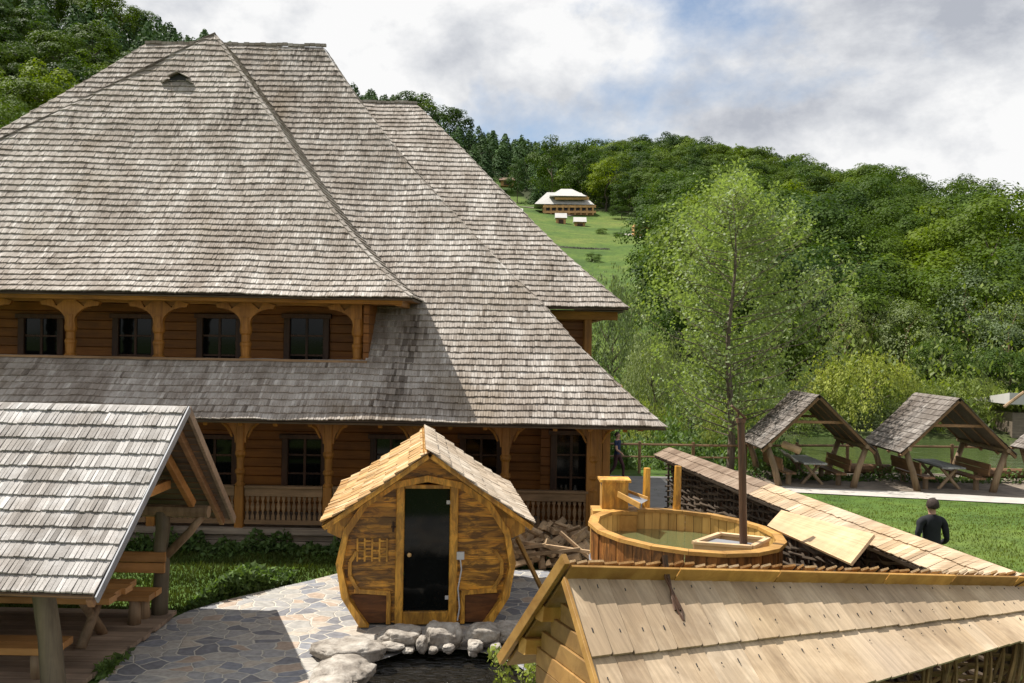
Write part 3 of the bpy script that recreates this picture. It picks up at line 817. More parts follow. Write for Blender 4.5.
bench('varnished bench with tall plank backrest behind the near shelter table', -5.42, -8.7, 15.05, 15.6, .56, (.76, 1.09))
bench('low backless plank bench in front of the near shelter table', -5.75, -8.6, 12.62, 13.2, .50)

# ------------------------------------------------------------------ barrel sauna
sa = thing('barrel_sauna', 'rounded golden sauna cabin with glass door and gable shingle roof', 'sauna', (-1.3, 17, 0))
AX = Vector((-.093, .9957, 0)); SX = Vector((.9957, .093, 0)); UP = Vector((0, 0, 1))
C0 = Vector((-1.28, 15.6, 0)); cz, cr = .99, 1.40
def circ(r, n=22, zmin=.03):
    a0 = math.asin((zmin - cz) / r); out = []
    for k in range(n + 1):
        a = a0 + (math.pi - 2 * a0) * k / n
        out.append((r * math.cos(a), cz + r * math.sin(a)))
    return out
NB = 15
def ring_strip(mb_, r_out, r_in, y0, y1, n=NB, tone=None):
    """outer band of separate straight staves"""
    po, pi_ = circ(r_out, n), circ(r_in, n, .03)
    for k in range(n):
        vs = []
        for yy in (y0, y1):
            for (x, z) in (po[k], po[k + 1], pi_[k + 1], pi_[k]):
                vs.append(C0 + SX * x + AX * yy + UP * z)
        mb_.add(vs, [(0, 1, 2, 3), (7, 6, 5, 4), (0, 4, 5, 1), (1, 5, 6, 2), (2, 6, 7, 3), (3, 7, 4, 0)], rng.random() if tone is None else tone)
b = MB(); ring_strip(b, cr - .03, cr - .09, .12, 3.5, n=30); b.build('barrel_staves', 'sauna_dark', sa)
b = MB(); ring_strip(b, cr, cr - .10, -.10, .16, n=12, tone=1.0); b.build('front_hoop', 'sauna_z', sa)
b = MB(); ring_strip(b, cr, cr - .12, 3.4, 3.56, n=13); b.build('rear_hoop', 'sauna_z', sa)
# front wall of horizontal boards cut by the circle
def wall_boards(mb_, yy, r, skip=None, h=.165, zmin=.05):
    z = zmin
    while z < cz + r - .02:
        z1 = min(z + h, cz + r - .01)
        zm = (z + z1) / 2
        for za, zb in ((z, z1),):
            wa = math.sqrt(max(0.0, r * r - (za - cz) ** 2)); wb = math.sqrt(max(0.0, r * r - (zb - cz) ** 2))
            for (xa, xb) in (skip or [(-9, 9)]):
                l0, l1 = max(-wa, xa), max(-wb, xa); r0, r1 = min(wa, xb), min(wb, xb)
                if r0 - l0 < .02: continue
                if r1 < l1: l1 = r1 = (l1 + r1) / 2
                vs = []
                for y_ in (yy, yy + .04):
                    for (x, zz) in ((l0, za + .002), (r0, za + .002), (r1, zb - .002), (l1, zb - .002)):
                        vs.append(C0 + SX * x + AX * y_ + UP * zz)
                mb_.add(vs, [(0, 1, 2, 3), (7, 6, 5, 4), (0, 4, 5, 1), (1, 5, 6, 2), (2, 6, 7, 3), (3, 7, 4, 0)], rng.random())
        z = z1
DX0, DX1 = -.42, .42
for seg in ((-9, DX0 + .02), (DX1 - .02, 9)):
    b = MB(); wall_boards(b, .08, cr - .08, [seg]); b.build('front_wall', 'sauna', sa)
b = MB(); wall_boards(b, 3.42, cr - .08); b.build('rear_wall', 'sauna', sa)
def loc(x, y, z): return C0 + SX * x + AX * y + UP * z
b = MB()
for x in (DX0, DX1): b.beam(loc(x, .05, .06), loc(x, .05, 2.26), .13, .12, up=AX, tone=.6)
b.beam(loc(DX0 + .07, .045, 2.20), loc(DX1 - .07, .045, 2.20), .11, .06, tone=.4)
b.beam(loc(DX0 + .07, .045, .14), loc(DX1 - .07, .045, .14), .11, .2, tone=.2)
fr = b.build('door_frame', 'sauna_z', sa)
b = MB(); b.box(loc(0, .07, 1.2), (.70, .012, 1.94), rot=Matrix.Rotation(math.atan2(.093, .9957), 3, 'Z'))
dr = b.build('glass_door', 'glass', sa)
b = MB(); b.tube([loc(-.27, .06, 1.13), loc(-.27, -.0, 1.13)], [.02, .035], 10); b.build('door_knob', 'brass', dr, smooth=True)
for z_ in (.45, 1.95):
    b = MB(); b.beam(loc(.30, .05, z_), loc(.36, .05, z_), .03, .06); b.build('hinge', 'switch', dr)
# lattice ornament left of the door: small openings
b = MB()
for ix in range(5):
    b.beam(loc(-1.08 + ix * .115, .06, 1.02), loc(-1.08 + ix * .115, .06, 1.38), .03, .035, up=AX, tone=.9)
for iz in range(3):
    for ix in range(4):
        b.beam(loc(-1.08 + ix * .115, .055, 1.07 + iz * .12 + (.03 if ix % 2 else 0)), loc(-.965 + ix * .115, .055, 1.07 + iz * .12 + (.03 if ix % 2 else 0)), .03, .03, tone=.8)
b.box(loc(-.85, .072, 1.2), (.5, .01, .36), rot=Matrix.Rotation(.093, 3, 'Z'), tone=.2, mi=1)
b.build('lattice', ['sauna_z', 'sauna'], sa)
b = MB(); b.beam(loc(-.56, .07, 1.56), loc(-.40, .07, 1.56), .03, .03, tone=.1); b.beam(loc(-.53, .07, 1.48), loc(-.53, .07, 1.64), .03, .03, tone=.1, up=AX); b.build('wooden_cross', 'window_wood', sa)
# corner boxes with curved trim
for s_ in (-1, 1):
    b = MB()
    b.beam(loc(s_ * .56, .055, .52), loc(s_ * 1.12, .055, .56), .04, .07, tone=.6)
    b.beam(loc(s_ * .58, .055, .04), loc(s_ * .58, .055, .52), .07, .05, tone=.6, up=AX)
    pts = [(1.06, .58), (1.19, .80), (1.19, 1.02), (1.08, 1.18)]
    for k in range(3): b.beam(loc(s_ * pts[k][0], .05, pts[k][1]), loc(s_ * pts[k + 1][0], .05, pts[k + 1][1]), .06, .05, tone=.3, up=AX)
    b.build('trim', 'sauna_z', sa)
for s_ in (-1, 1):
    b = MB(); b.prism([(s_ * .6, .06), (s_ * .96, .06), (s_ * 1.16, .5), (s_ * .6, .5)][::s_], loc(0, .07, 0), SX, UP, .02, tone=.3)
    b.build('vent_panel', 'sauna_dark', sa)
b = MB(); b.box(loc(.53, .0, 1.12), (.12, .05, .12), rot=Matrix.Rotation(.093, 3, 'Z')); sw = b.build('power_socket', 'switch', sa)
b = MB(); b.tube([loc(.53, .0, 1.06), loc(.55, -.01, .9), loc(.50, -.01, .6), loc(.53, -.01, .3), loc(.5, 0, .1)], .012, 6); b.build('cable', 'switch', sw)
# gable roof
zr_, ze_, hw = 2.80, 1.72, 1.60
y_f, y_b = -.62, 3.75
def sroof(sgn):
    def S(x, t):
        q = t / Ls
        z = ze_ + (zr_ - ze_) * (max(q, 0.0) ** 1.12)
        # x runs along the barrel; flipped so that the surface faces outwards
        yy = x if sgn > 0 else -x
        return C0 + SX * (.02 + sgn * hw * (1 - q)) + AX * yy + UP * z
    return S
Ls = math.hypot(hw, zr_ - ze_)
mb = MB(); base = MB()
shingle_surface(sroof(-1), Ls, lambda t: -y_b, lambda t: -y_f, .225, (.13, .20), .026, mb, base, seed=30, ragged=.015)
ro = mb.build('roof', 'tan_shingle', sa); ro['label'] = 'orange tan shingled left slope'
mb = MB()
shingle_surface(sroof(1), Ls + .09, lambda t: y_f, lambda t: y_b, .225, (.10, .17), .022, mb, base, seed=31)
mb.build('roof', 'bleached_shingle', sa)['label'] = 'pale bleached right slope'
base.build('roof_boarding', 'gold', ro)
for s_ in (-1, 1):
    for yy_ in (y_f + .03, y_b - .03):
        b = MB(); b.beam(loc(.02 + s_ * (hw - .03), yy_, ze_ - .06), loc(.02 + s_ * .02, yy_, zr_ - .055), .03, .075, tone=.6); b.build('barge_board', 'sauna_z', sa)
b = MB()
# gable infill between the ring and the roof
out = []
for k in range(13):
    a = math.pi * (.16 + .68 * k / 12); out.append((cr * 1.0 * math.cos(a), cz + cr * math.sin(a)))
out2 = [(1.42, 1.80 - .06)] + out + [(-1.42, 1.80 - .06), (0, zr_ - .12)]
for s_ in (-1, 1):
    # triangular cheek panels
    b.prism([(s_ * 1.52, 1.70), (s_ * 1.18, 1.72), (s_ * .85, 2.07), (s_ * .45, 2.28), (0, 2.36), (0, 2.72)][::s_], loc(0, -.04, 0), SX, UP, .03, tone=.3)
b.build('gable_panel', 'sauna', sa)
for s_ in (-1, 1):
    b = MB(); b.prism([(s_ * 1.54, 1.68), (s_ * 1.54, 1.50), (s_ * 1.33, 1.40), (s_ * 1.22, 1.62), (s_ * 1.05, 1.92)][::s_], loc(0, -.03, 0), SX, UP, .05, tone=.5)
    b.build('eave_bracket', 'sauna_z', sa)
for y_ in (.5, 1.9, 3.1):
    b = MB(); b.beam(loc(-1.0, y_, .03), loc(1.0, y_, .03), .15, .12); b.build('skid', 'log_post', sa)

b = MB(); a_ = G(543, 592); 
b.beam(a_ + Vector((0, 0, 0)), P(517, 538, a_.y - .55), .06, .07)
tag(b.build('wooden_pole', 'gold'), 'slim wooden pole leaning against the right side of the sauna cabin', 'pole')
# ------------------------------------------------------------------ terrain
def sstep(a, b, x):
    t = np.clip((x - a) / (b - a), 0, 1); return t * t * (3 - 2 * t)
ctrl = []
def cp(u, v, Y, dz=0.0): p = P(u, v, Y); ctrl.append((p.x, p.y, p.z + dz))
for x_ in (-90, -60, -30, 0, 20, 45, 80, 120): ctrl.append((x_, 62, 0 if x_ > -50 else 8))
for x_ in (-140, -90, -60, -30, 0, 30, 60): ctrl.append((x_, 30, 0 if x_ > -80 else 22))
# meadow
cp(566, 215, 330); cp(600, 282, 190); cp(620, 243, 250); cp(575, 225, 300); cp(490, 188, 430); cp(530, 205, 380); cp(640, 236, 260); cp(450, 200, 400)
ctrl += [(0, 120, 5), (20, 120, 5), (-20, 150, 16), (-40, 220, 34)]
# wooded skyline (ground is one tree lower)
for u, v, Y in ((-150, -40, 320), (0, 3, 330), (100, 11, 330), (200, 36, 350), (360, 95, 420), (430, 116, 460), (510, 138, 520), (560, 146, 600), (640, 134, 640), (710, 140, 600), (765, 152, 450), (830, 152, 340), (900, 158, 310), (960, 176, 290), (1024, 198, 265), (1150, 225, 250)):
    cp(u, v, Y, -9 if u < 540 else -19 if u > 800 else -16)
ctrl += [(-100, 200, 42), (-90, 130, 22), (-150, 200, 62), (-200, 330, 95)]
ctrl += [(40, 100, 2), (60, 100, 5), (90, 130, 7), (70, 180, 20), (110, 200, 10), (60, 230, 28), (150, 150, 3), (80, 250, 28), (130, 260, 12), (20, 600, 108), (250, 300, 20), (45, 150, 14), (30, 80, 0.5), (90, 85, 3)]
ctrl += [(150, 470, 48), (230, 450, 22), (115, 480, 66), (190, 400, 30), (330, 600, 10), (230, 330, 18)]
ctrl += [(-400, 700, 120), (0, 900, 130), (300, 900, 90), (500, 500, 40), (-400, 300, 110), (-1200, 1500, 150), (1200, 1500, 120)]
ctrl = np.array(ctrl, float)
def tps_fit(c):
    n = len(c); sc_ = 100.0
    p = c[:, :2] / sc_
    d = np.hypot(p[:, None, 0] - p[None, :, 0], p[:, None, 1] - p[None, :, 1])
    K = np.where(d > 0, d ** 2 * np.log(d + 1e-12), 0) + np.eye(n) * 0.003
    Pm = np.hstack([np.ones((n, 1)), p])
    A = np.zeros((n + 3, n + 3)); A[:n, :n] = K; A[:n, n:] = Pm; A[n:, :n] = Pm.T
    w = np.linalg.solve(A, np.concatenate([c[:, 2], np.zeros(3)]))
    return p, w
_tp, _tw = tps_fit(ctrl)
def tps(x, y):
    x = np.atleast_1d(x) / 100.0; y = np.atleast_1d(y) / 100.0
    out = np.zeros(len(x))
    for k in range(0, len(x), 20000):
        d = np.hypot(x[k:k + 20000, None] - _tp[None, :, 0], y[k:k + 20000, None] - _tp[None, :, 1])
        out[k:k + 20000] = (np.where(d > 0, d ** 2 * np.log(d + 1e-12), 0) @ _tw[:-3]) + _tw[-3] + _tw[-2] * x[k:k + 20000] + _tw[-1] * y[k:k + 20000]
    return out
def ground(x, y):
    x = np.atleast_1d(np.asarray(x, float)); y = np.atleast_1d(np.asarray(y, float))
    far = np.clip(tps(x, y), -0.2, 170)
    r = np.hypot(x, y)
    far = far * (1 - sstep(900, 1600, r)) * sstep(-20, 60, y) * (1 - 0.0)
    near = -0.5 * sstep(24, 33, y) * sstep(1.5, 4, x)
    lake = -1.3 * sstep(40.3, 42, y) * (1 - sstep(58, 62, y)) * sstep(3, 7, x) * (1 - sstep(70, 78, x))
    near = near + lake
    w = sstep(56, 78, y)
    z = near * (1 - w) + far * w
    # side hills closer than the valley, to the left behind the house
    wl = sstep(-20, -60, x) if False else np.clip((-x - 30) / 40, 0, 1)
    z = np.where(wl > 0, np.maximum(z, far * wl * sstep(20, 50, y)), z)
    pond = ((x + .85) / 1.55) ** 2 + ((y - 12.4) / 2.35) ** 2
    z = z - 0.55 * np.clip(1.25 - pond, 0, 1) ** 0.5 * (pond < 1.25)
    return z
MEADOW = [(-14, 450), (0, 440), (9, 400), (24, 352), (38, 335), (39, 300), (34, 262), (34, 215), (24, 160), (18, 110), (10, 76), (-12, 76), (-20, 150), (-60, 250), (-70, 330), (-50, 420)]
def inpoly(x, y, poly):
    ins = False; j = len(poly) - 1
    for i in range(len(poly)):
        xi, yi = poly[i]; xj, yj = poly[j]
        if (yi > y) != (yj > y) and x < (xj - xi) * (y - yi) / (yj - yi) + xi: ins = not ins
        j = i
    return ins
def build_terrain():
    ang = np.radians(np.concatenate([np.arange(-46, 46.01, 0.45), np.arange(50, 311, 6.0)]))
    rad = np.concatenate([[0.5], np.geomspace(2.0, 70, 130), np.geomspace(72, 900, 110), np.geomspace(950, 6000, 14)])
    A, Rr = np.meshgrid(ang, rad)
    x = (np.sin(A) * Rr).ravel(); y = (np.cos(A) * Rr).ravel()
    z = ground(x, y)
    na, nr_ = len(ang), len(rad)
    v = np.stack([x, y, z], 1)
    f = []
    i = np.arange(nr_ - 1)[:, None]; j = np.arange(na)[None, :]; j2 = (j + 1) % na
    q = np.stack([i * na + j, i * na + j2 + 0 * i, (i + 1) * na + j2, (i + 1) * na + j + 0 * j2], -1).reshape(-1, 4)
    q = q[:, ::-1]
    me = bpy.data.meshes.new('ground'); me.from_pydata(v.tolist(), [], q.tolist() + [list(range(na))])
    fo = np.zeros(len(v))
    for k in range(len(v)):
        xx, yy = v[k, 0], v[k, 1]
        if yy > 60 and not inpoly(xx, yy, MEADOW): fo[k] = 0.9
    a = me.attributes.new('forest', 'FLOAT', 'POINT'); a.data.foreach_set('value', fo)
    me.polygons.foreach_set('use_smooth', [True] * len(me.polygons))
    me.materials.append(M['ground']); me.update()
    if me.polygons[len(me.polygons) // 2].normal.z < 0: me.flip_normals()
    o = link('ground', me); tag(o, kind='structure')
build_terrain()
gz = lambda x, y: float(ground(x, y)[0])

def strip(name, left, right, mat, dz, n=60, m=4, kind='structure'):
    def interp(pl, k):
        s = k * (len(pl) - 1); i = min(int(s), len(pl) - 2); f = s - i
        return pl[i][0] + (pl[i + 1][0] - pl[i][0]) * f, pl[i][1] + (pl[i + 1][1] - pl[i][1]) * f
    mb = MB(); vs = []
    for k in range(n + 1):
        a = interp(left, k / n); c = interp(right, k / n)
        for j in range(m + 1):
            x = a[0] + (c[0] - a[0]) * j / m; y = a[1] + (c[1] - a[1]) * j / m
            vs.append((x, y, gz(x, y) + dz))
    fs = [(k * (m + 1) + j, (k + 1) * (m + 1) + j, (k + 1) * (m + 1) + j + 1, k * (m + 1) + j + 1) for k in range(n) for j in range(m)]
    mb.add(vs, fs, .5); o = mb.build(name, mat)
    if o.data.polygons[0].normal.z < 0: o.data.flip_normals()
    return tag(o, kind=kind)
strip('concrete_path', [(5.6, 35.6), (9.8, 33.9), (14, 32.9), (17, 32.1), (30, 29)], [(5.6, 37.0), (10.4, 35.1), (14.4, 34.4), (17, 33.6), (30, 30.5)], 'kerb', .03)
strip('asphalt_path', [(2.1, 21), (2.3, 26), (2.3, 31), (2.8, 37.4)], [(4.4, 21), (4.5, 26), (4.9, 31), (6.4, 37.4)], 'asphalt', .024)
strip('shelter_yard', [(6.8, 36.6), (9.8, 35.2), (14.4, 34.6), (17, 33.8), (30, 30.6)], [(6.8, 39.6), (12, 39.8), (18, 39.8), (25, 39.8), (30, 39.8)], 'dirt', .015)

# paving
pv = [G(98, 684), G(126, 653), G(156, 626), G(190, 611), G(228, 600), G(270, 590), G(310, 581), G(345, 572), Vector((-2.4, 18.6, 0)), Vector((0, 19.6, 0)), Vector((2.2, 19.6, 0)), Vector((3.4, 15, 0)), Vector((3.6, 9, 0)), Vector((2.0, 6, 0)), Vector((-6.2, 6, 0)), Vector((-6.0, 11, 0))]
import mathutils
pts2 = [Vector((p.x, p.y)) for p in pv]
hole = [Vector((-.85 + 1.35 * math.cos(a), 12.4 + 2.1 * math.sin(a))) for a in np.linspace(0, 2 * math.pi, 24, endpoint=False)]
allp = pts2 + hole; n1, n2 = len(pts2), len(hole)
edges = [(i, (i + 1) % n1) for i in range(n1)] + [(n1 + i, n1 + (i + 1) % n2) for i in range(n2)]
vo, eo, fo_, *_ = mathutils.geometry.delaunay_2d_cdt(allp, edges, [], 0, 1e-4)
vl = [(p.x, p.y, .012) for p in vo]
fl = []
for f in fo_:
    cx_ = sum(vo[k].x for k in f) / 3; cy_ = sum(vo[k].y for k in f) / 3
    if ((cx_ + .85) / 1.34) ** 2 + ((cy_ - 12.4) / 2.08) ** 2 > 1 and inpoly(cx_, cy_, [(p.x, p.y) for p in pts2]): fl.append(tuple(f))
me = bpy.data.meshes.new('stone_paving'); me.from_pydata(vl, [], fl); me.materials.append(M['paving']); me.update()
if me.polygons[0].normal.z < 0: me.flip_normals()
tag(link('stone_paving', me), kind='structure')

# waters
def ellipse_sheet(name, cx_, cy_, rx, ry, z, mat):
    mb = MB(); n = 48
    mb.add([(cx_, cy_, z)] + [(cx_ + rx * math.cos(2 * math.pi * k / n), cy_ + ry * math.sin(2 * math.pi * k / n), z) for k in range(n)], [(0, 1 + k, 1 + (k + 1) % n) for k in range(n)], .5)
    return tag(mb.build(name, mat), kind='structure')
ellipse_sheet('pond_water', -.85, 12.4, 1.75, 2.5, -.13, 'pond_water')
mb = MB(); mb.add([(2, 39.8, -.93), (85, 39.8, -.93), (85, 63, -.93), (2, 63, -.93)], [(0, 1, 2, 3)], .5)
tag(mb.build('lake_water', 'lake_water'), kind='structure')

# ------------------------------------------------------------------ rocks
def rock(name, label, c, size, seed, flat=1.0, group='stones around the small pond', rz=0.0):
    r = random.Random(seed); bm_ = []
    import bmesh
    bm = bmesh.new(); bmesh.ops.create_icosphere(bm, subdivisions=5, radius=1.0)
    off = Vector((seed * 3.1, seed * 1.7, seed * .9))
    rot = Matrix.Rotation(rz, 3, 'Z')
    for v in bm.verts:
        p = v.co.copy()
        # blocky: push to a rounded box then rough up
        q = Vector([math.copysign(abs(a) ** 0.78, a) for a in p])
        k = 1 + .28 * mnoise.noise(p * 1.1 + off) + .10 * mnoise.noise(p * 3.1 + off) + .07 * abs(mnoise.noise(p * 6 + off)) + .035 * mnoise.noise(p * 14 + off)
        q = q * k
        v.co = rot @ Vector((q.x * size[0], q.y * size[1], q.z * size[2] * (1 if q.z > 0 else flat))) + Vector(c)
    me = bpy.data.meshes.new(name); bm.to_mesh(me); bm.free(); me.materials.append(M['rock'])
    me.polygons.foreach_set('use_smooth', [True] * len(me.polygons))
    return tag(link(name, me), label, 'rock', group)
def rk(u, v, wpx, hpx, label, seed, Y=14.55, dz=0.0, dep=.27, rz=0):
    c = P(u, v + 2, Y); s = Y / F; hpx *= .92
    rock('pond_boulder', label, (c.x, c.y, c.z + dz), (wpx / 2 * s * .92, dep, hpx / 2 * s * .95), seed, rz=rz)
rk(401, 635, 46, 24, 'long smooth pale boulder left of the row of three in front of the sauna', 1)
rk(443, 634, 36, 30, 'rough angular pale boulder in front of the sauna glass door', 2)
rk(483, 632, 39, 24, 'rounded beige boulder right of the rough one in front of the sauna', 5, 14.6)
rk(512, 630, 34, 22, 'pale boulder partly hidden behind the foreground gable roof', 4, 14.7)
rk(350, 650, 76, 26, 'broad flat pale rock at the left rim of the pond', 6, 14.0, dep=.36, rz=.2)
rk(345, 668, 60, 24, 'second flat rock below the broad one at the left pond rim', 7, 13.1, dz=-.03, dep=.45)
rk(334, 682, 50, 20, 'lowest flat rock at the bottom edge left of the pond', 8, 12.6, dz=-.04, dep=.4)
rk(362, 640, 44, 16, 'low bleached slab between the paving and the long boulder', 9, 14.6, dz=-.02)
for i, (u, v, w, h) in enumerate(((422, 645, 10, 15), (449, 648, 12, 9), (475, 646, 14, 12), (473, 651, 10, 9), (392, 646, 26, 7), (496, 648, 12, 8), (365, 662, 18, 10), (358, 674, 14, 9), (433, 650, 9, 7), (408, 650, 12, 6))):
    s = 14.2 / F; c = P(u, v, 14.25)
    rock('pebble', 'small wet stone under the boulders at the water edge', (c.x, c.y, c.z), (w / 2 * s, .12, h / 2 * s), 20 + i, group='small wet stones at the pond edge')
for i in range(12):
    a = math.pi * (1.02 + .95 * i / 11)
    rock('pebble', 'stone on the near rim of the pond', (-.85 + 1.6 * math.cos(a), 12.4 + 2.3 * math.sin(a), -.02), (.26, .22, .13), 60 + i, group='stones on the near pond rim')

# ------------------------------------------------------------------ firewood
pile = 'split logs in the heap beside the house porch'
def log_mesh(seed, L=.42):
    r = random.Random(seed); mb = MB()
    k = r.choice((3, 3, 4)); pts = []
    rr = r.uniform(.09, .13)
    if k == 3: pts = [(0, 0)] + [(rr * 1.2 * math.cos(a), rr * 1.2 * math.sin(a)) for a in np.linspace(.1, 1.5, 5)]
    else: pts = [(-rr * .7, -rr * .5), (rr * .7, -rr * .45)] + [(rr * .8 * math.cos(a), rr * .5 + rr * .4 * math.sin(a)) for a in np.linspace(.1, 3.0, 5)]
    mb.prism(pts, (0, 0, 0), (0, 1, 0), (0, 0, 1), L, tone=r.random())
    o = mb.build('firewood_log', 'firewood'); return o
protos = [log_mesh(s) for s in range(8)]
nlog = 0
for k in range(130):
    a = rng.random()
    u = 512 + 82 * rng.random(); hmax = 0.80 * (1 - abs((u - 562) / 62) ** 1.5)
    if hmax < .1: hmax = .12
    Yl = 20.0 + rng.random() * .8
    z = .07 + rng.random() * hmax
    x = (u - 512) / F * Yl
    o = protos[k] if k < 8 else protos[k % 8].copy()
    if k >= 8: COL.objects.link(o)
    o.location = (x, Yl - (0.9 - z) * .5, z); o.rotation_euler = (rng.uniform(0, 6), rng.uniform(-.5, .5), rng.uniform(0, 3.1))
    s_ = rng.uniform(.6, 1.0); o.scale = (s_, s_, s_)
    tag(o, 'split firewood log in the heap between the sauna and the hot tub', 'firewood', pile)
for k, (u0, v0, u1, v1) in enumerate(((512, 541, 590, 552), (520, 556, 580, 549), (560, 532, 592, 560), (515, 549, 545, 545))):
    b = MB(); b.beam(P(u0, v0, 18.9), P(u1, v1, 18.6), .05, .06)
    tag(b.build('scrap_board', 'firewood'), ['longest thin board lying across the firewood heap', 'short thin board pointing out of the firewood heap', 'steep thin board leaning on the right of the firewood heap', 'small thin board at the left foot of the firewood heap'][k], 'board')

# ------------------------------------------------------------------ foreground shingled fence roof (A)
fa = thing('shingled_fence', 'near woven fence under a thick pale shingle gable roof filling the lower right corner', 'fence', (2.5, 7, 0))
RL = Vector((.345, 6.03, 3.138)); RRt = Vector((4.17, 8.2, 2.625)); dirA = (RRt - RL); LA = dirA.length; dA = dirA.normalized()
perpF = Vector((.467, -.883, 0)); slopeF = Vector((.25, -.968, 0))
XE = 1.30      # the roof runs on past the right picture edge
def A_front(q):       # eave offsets at q (0 left end, 1 at the right mark)
    s = .95 + (.45 - .95) * q; d = .67 + (.26 - .67) * q
    return s, d
def SA(x, t):
    q = x / LA
    s, d = A_front(q)
    rp = RL + dirA * q; h = 1 - t
    return rp + slopeF * (s * h + .02) - Vector((0, 0, d * h + .07 + .03 * math.sin(h * math.pi)))
class _o: pass
mbA = MB(); baseA = MB()
def shingle_rowsA(mb, S, rows, thick, wr, seed, x0, x1, overlap):
    r = random.Random(seed)
    for (t0, t1) in rows:
        x = x0
        while x < x1:
            w = r.uniform(*wr); xa, xb = x + .003, min(x + w, x1) - .003; x += w
            d = r.uniform(-.010, .010); tn = min(1, max(0, r.gauss(.6, .17)))
            n0 = (S(xa + .01, t0) - S(xa, t0)).cross(S(xa, t0 + .01) - S(xa, t0)).normalized()
            # each board is a wedge, rounded at its lower right corner and tucked under its neighbour on one side
            ll = thick * 2.0; tl = r.uniform(-.004, .006)
            la, lb = ll - .003 + tl, ll + .004 + tl
            pa, pb = S(xa, t0 + d), S(xb, t0 + d)
            pc, pd = S(xb, t1), S(xa, t1)
            e1 = S(xb, t0 + d + .012) ; e2 = S(xb - .012, t0 + d - .001)
            top = [pa + n0 * la, e2 + n0 * lb, e1 + n0 * lb, pc + n0 * thick * .7, pd + n0 * thick * .4]
            bot = [p - n0 * thick for p in top[:3]] + [pc, pd]
            m = 5
            mb.add(top + bot, [tuple(range(m)), tuple(range(2 * m - 1, m - 1, -1))] + [(i, m + i, m + (i + 1) % m, (i + 1) % m) for i in range(m)], tn)
xA1 = LA * XE
shingle_rowsA(mbA, SA, [(0.0, .57), (.52, 1.0)], .017, (.13, .20), 5, 0.0, xA1, 0)
# nails
b = mbA; r5 = random.Random(9)
for row, tt in ((0, .40), (1, .68), (1, .94)):
    x = .06
    while x < xA1:
        p = SA(x, tt + r5.uniform(-.015, .015)); n0 = (SA(x + .01, tt) - p).cross(SA(x, tt + .01) - p).normalized()
        c = p + n0 * .036
        b.beam(c, c + (SA(x, tt - .03) - p) * r5.uniform(.3, 1.1), .006, .005, tone=.2, mi=1)
        x += r5.uniform(.13, .22)
ra = mbA.build('roof', ['new_shingle', 'black'], fa); ra['label'] = 'two courses of pale new shingles with nail marks'
# back slope: its boards stand up past the ridge and show their golden underside
perpB = -perpF
def SB_(x, t):
    q = x / LA; rp = RL + dirA * q; s, d = .79 + (.5 - .79) * q, .80 + (.42 - .80) * q
    return rp + perpB * (s * (1 - t)) + Vector((0, 0, -d * (1 - t)))
mb = MB(); r6 = random.Random(4); x = -.0
while x < xA1:
    w = r6.uniform(.07, .13)
    for (t0, t1) in ((0, .55), (.48, 1.0)):
        a, c2 = SB_(x + .002, t0), SB_(x + w - .002, t0); e = SB_(x + w - .002, t1); g_ = SB_(x + .002, t1)
        if t1 == 1.0:
            ext = r6.uniform(.022, .044); up_ = (perpF * .55 + Vector((0, 0, .83))) * ext
            e = e + up_; g_ = g_ + up_ * r6.uniform(.9, 1.05)
        n0 = (g_ - a).cross(c2 - a).normalized()
        l1, l2 = .012 + r6.uniform(0, .012), .028 + r6.uniform(0, .014)
        top = [a + n0 * l1, c2 + n0 * l2, e + n0 * l2, g_ + n0 * l1]; bot = [p - n0 * .016 for p in top]
        mb.add(top + bot, [(0, 1, 2, 3), (7, 6, 5, 4), (0, 4, 5, 1), (1, 5, 6, 2), (2, 6, 7, 3), (3, 7, 4, 0)], r6.random())
    x += w
rb = mb.build('roof', 'tan_shingle', fa); rb['label'] = 'back slope of orange tan shingles jutting above the ridge'
b = MB(); x = 0.0
while x < xA1 - .05:
    L_ = r6.uniform(.7, 1.1); x2 = min(x + L_, xA1)
    q1, q2 = x / LA, x2 / LA
    upv = (perpF * .55 + Vector((0, 0, .83)))
    off = perpF * .020 - Vector((0, 0, .055))
    p1, p2 = RL + dirA * q1 + off + upv * .042, RL + dirA * (q2 - .002) + off + upv * .042
    b.beam(p1, p2, .018, .105, up=upv); x = x2
b.build('ridge_board', 'gold', fa)
# rake boards and gable of the left end
e_f = SA(0, 0); e_r = SA(0, 1)
b = MB()
b.beam(e_f - dA * .012 - Vector((0, 0, .02)), e_r - dA * .012 - Vector((0, 0, .0)), .022, .05, up=(perpF * .7 + Vector((0, 0, .7))))
b.beam(SB_(0, 0) - dA * .02 + Vector((0, 0, .01)), SB_(0, 1) - dA * .02 + (perpF * .55 + Vector((0, 0, .83))) * .07, .035, .07, up=(perpB * .7 + Vector((0, 0, .7))))
b.build('rake_board', 'gold', fa)
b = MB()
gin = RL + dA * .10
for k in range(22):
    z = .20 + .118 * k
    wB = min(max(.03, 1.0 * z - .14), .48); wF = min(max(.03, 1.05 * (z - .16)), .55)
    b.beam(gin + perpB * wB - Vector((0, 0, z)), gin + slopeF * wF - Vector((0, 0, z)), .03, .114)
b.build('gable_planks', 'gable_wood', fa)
b = MB()
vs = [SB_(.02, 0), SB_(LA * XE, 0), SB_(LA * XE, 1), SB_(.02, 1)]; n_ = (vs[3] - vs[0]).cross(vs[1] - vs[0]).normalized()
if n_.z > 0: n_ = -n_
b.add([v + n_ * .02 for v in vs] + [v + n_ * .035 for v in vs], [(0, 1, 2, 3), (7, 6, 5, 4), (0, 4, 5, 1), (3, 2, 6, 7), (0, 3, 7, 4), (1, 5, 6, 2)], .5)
b.build('roof_boarding', 'gable_wood', rb)
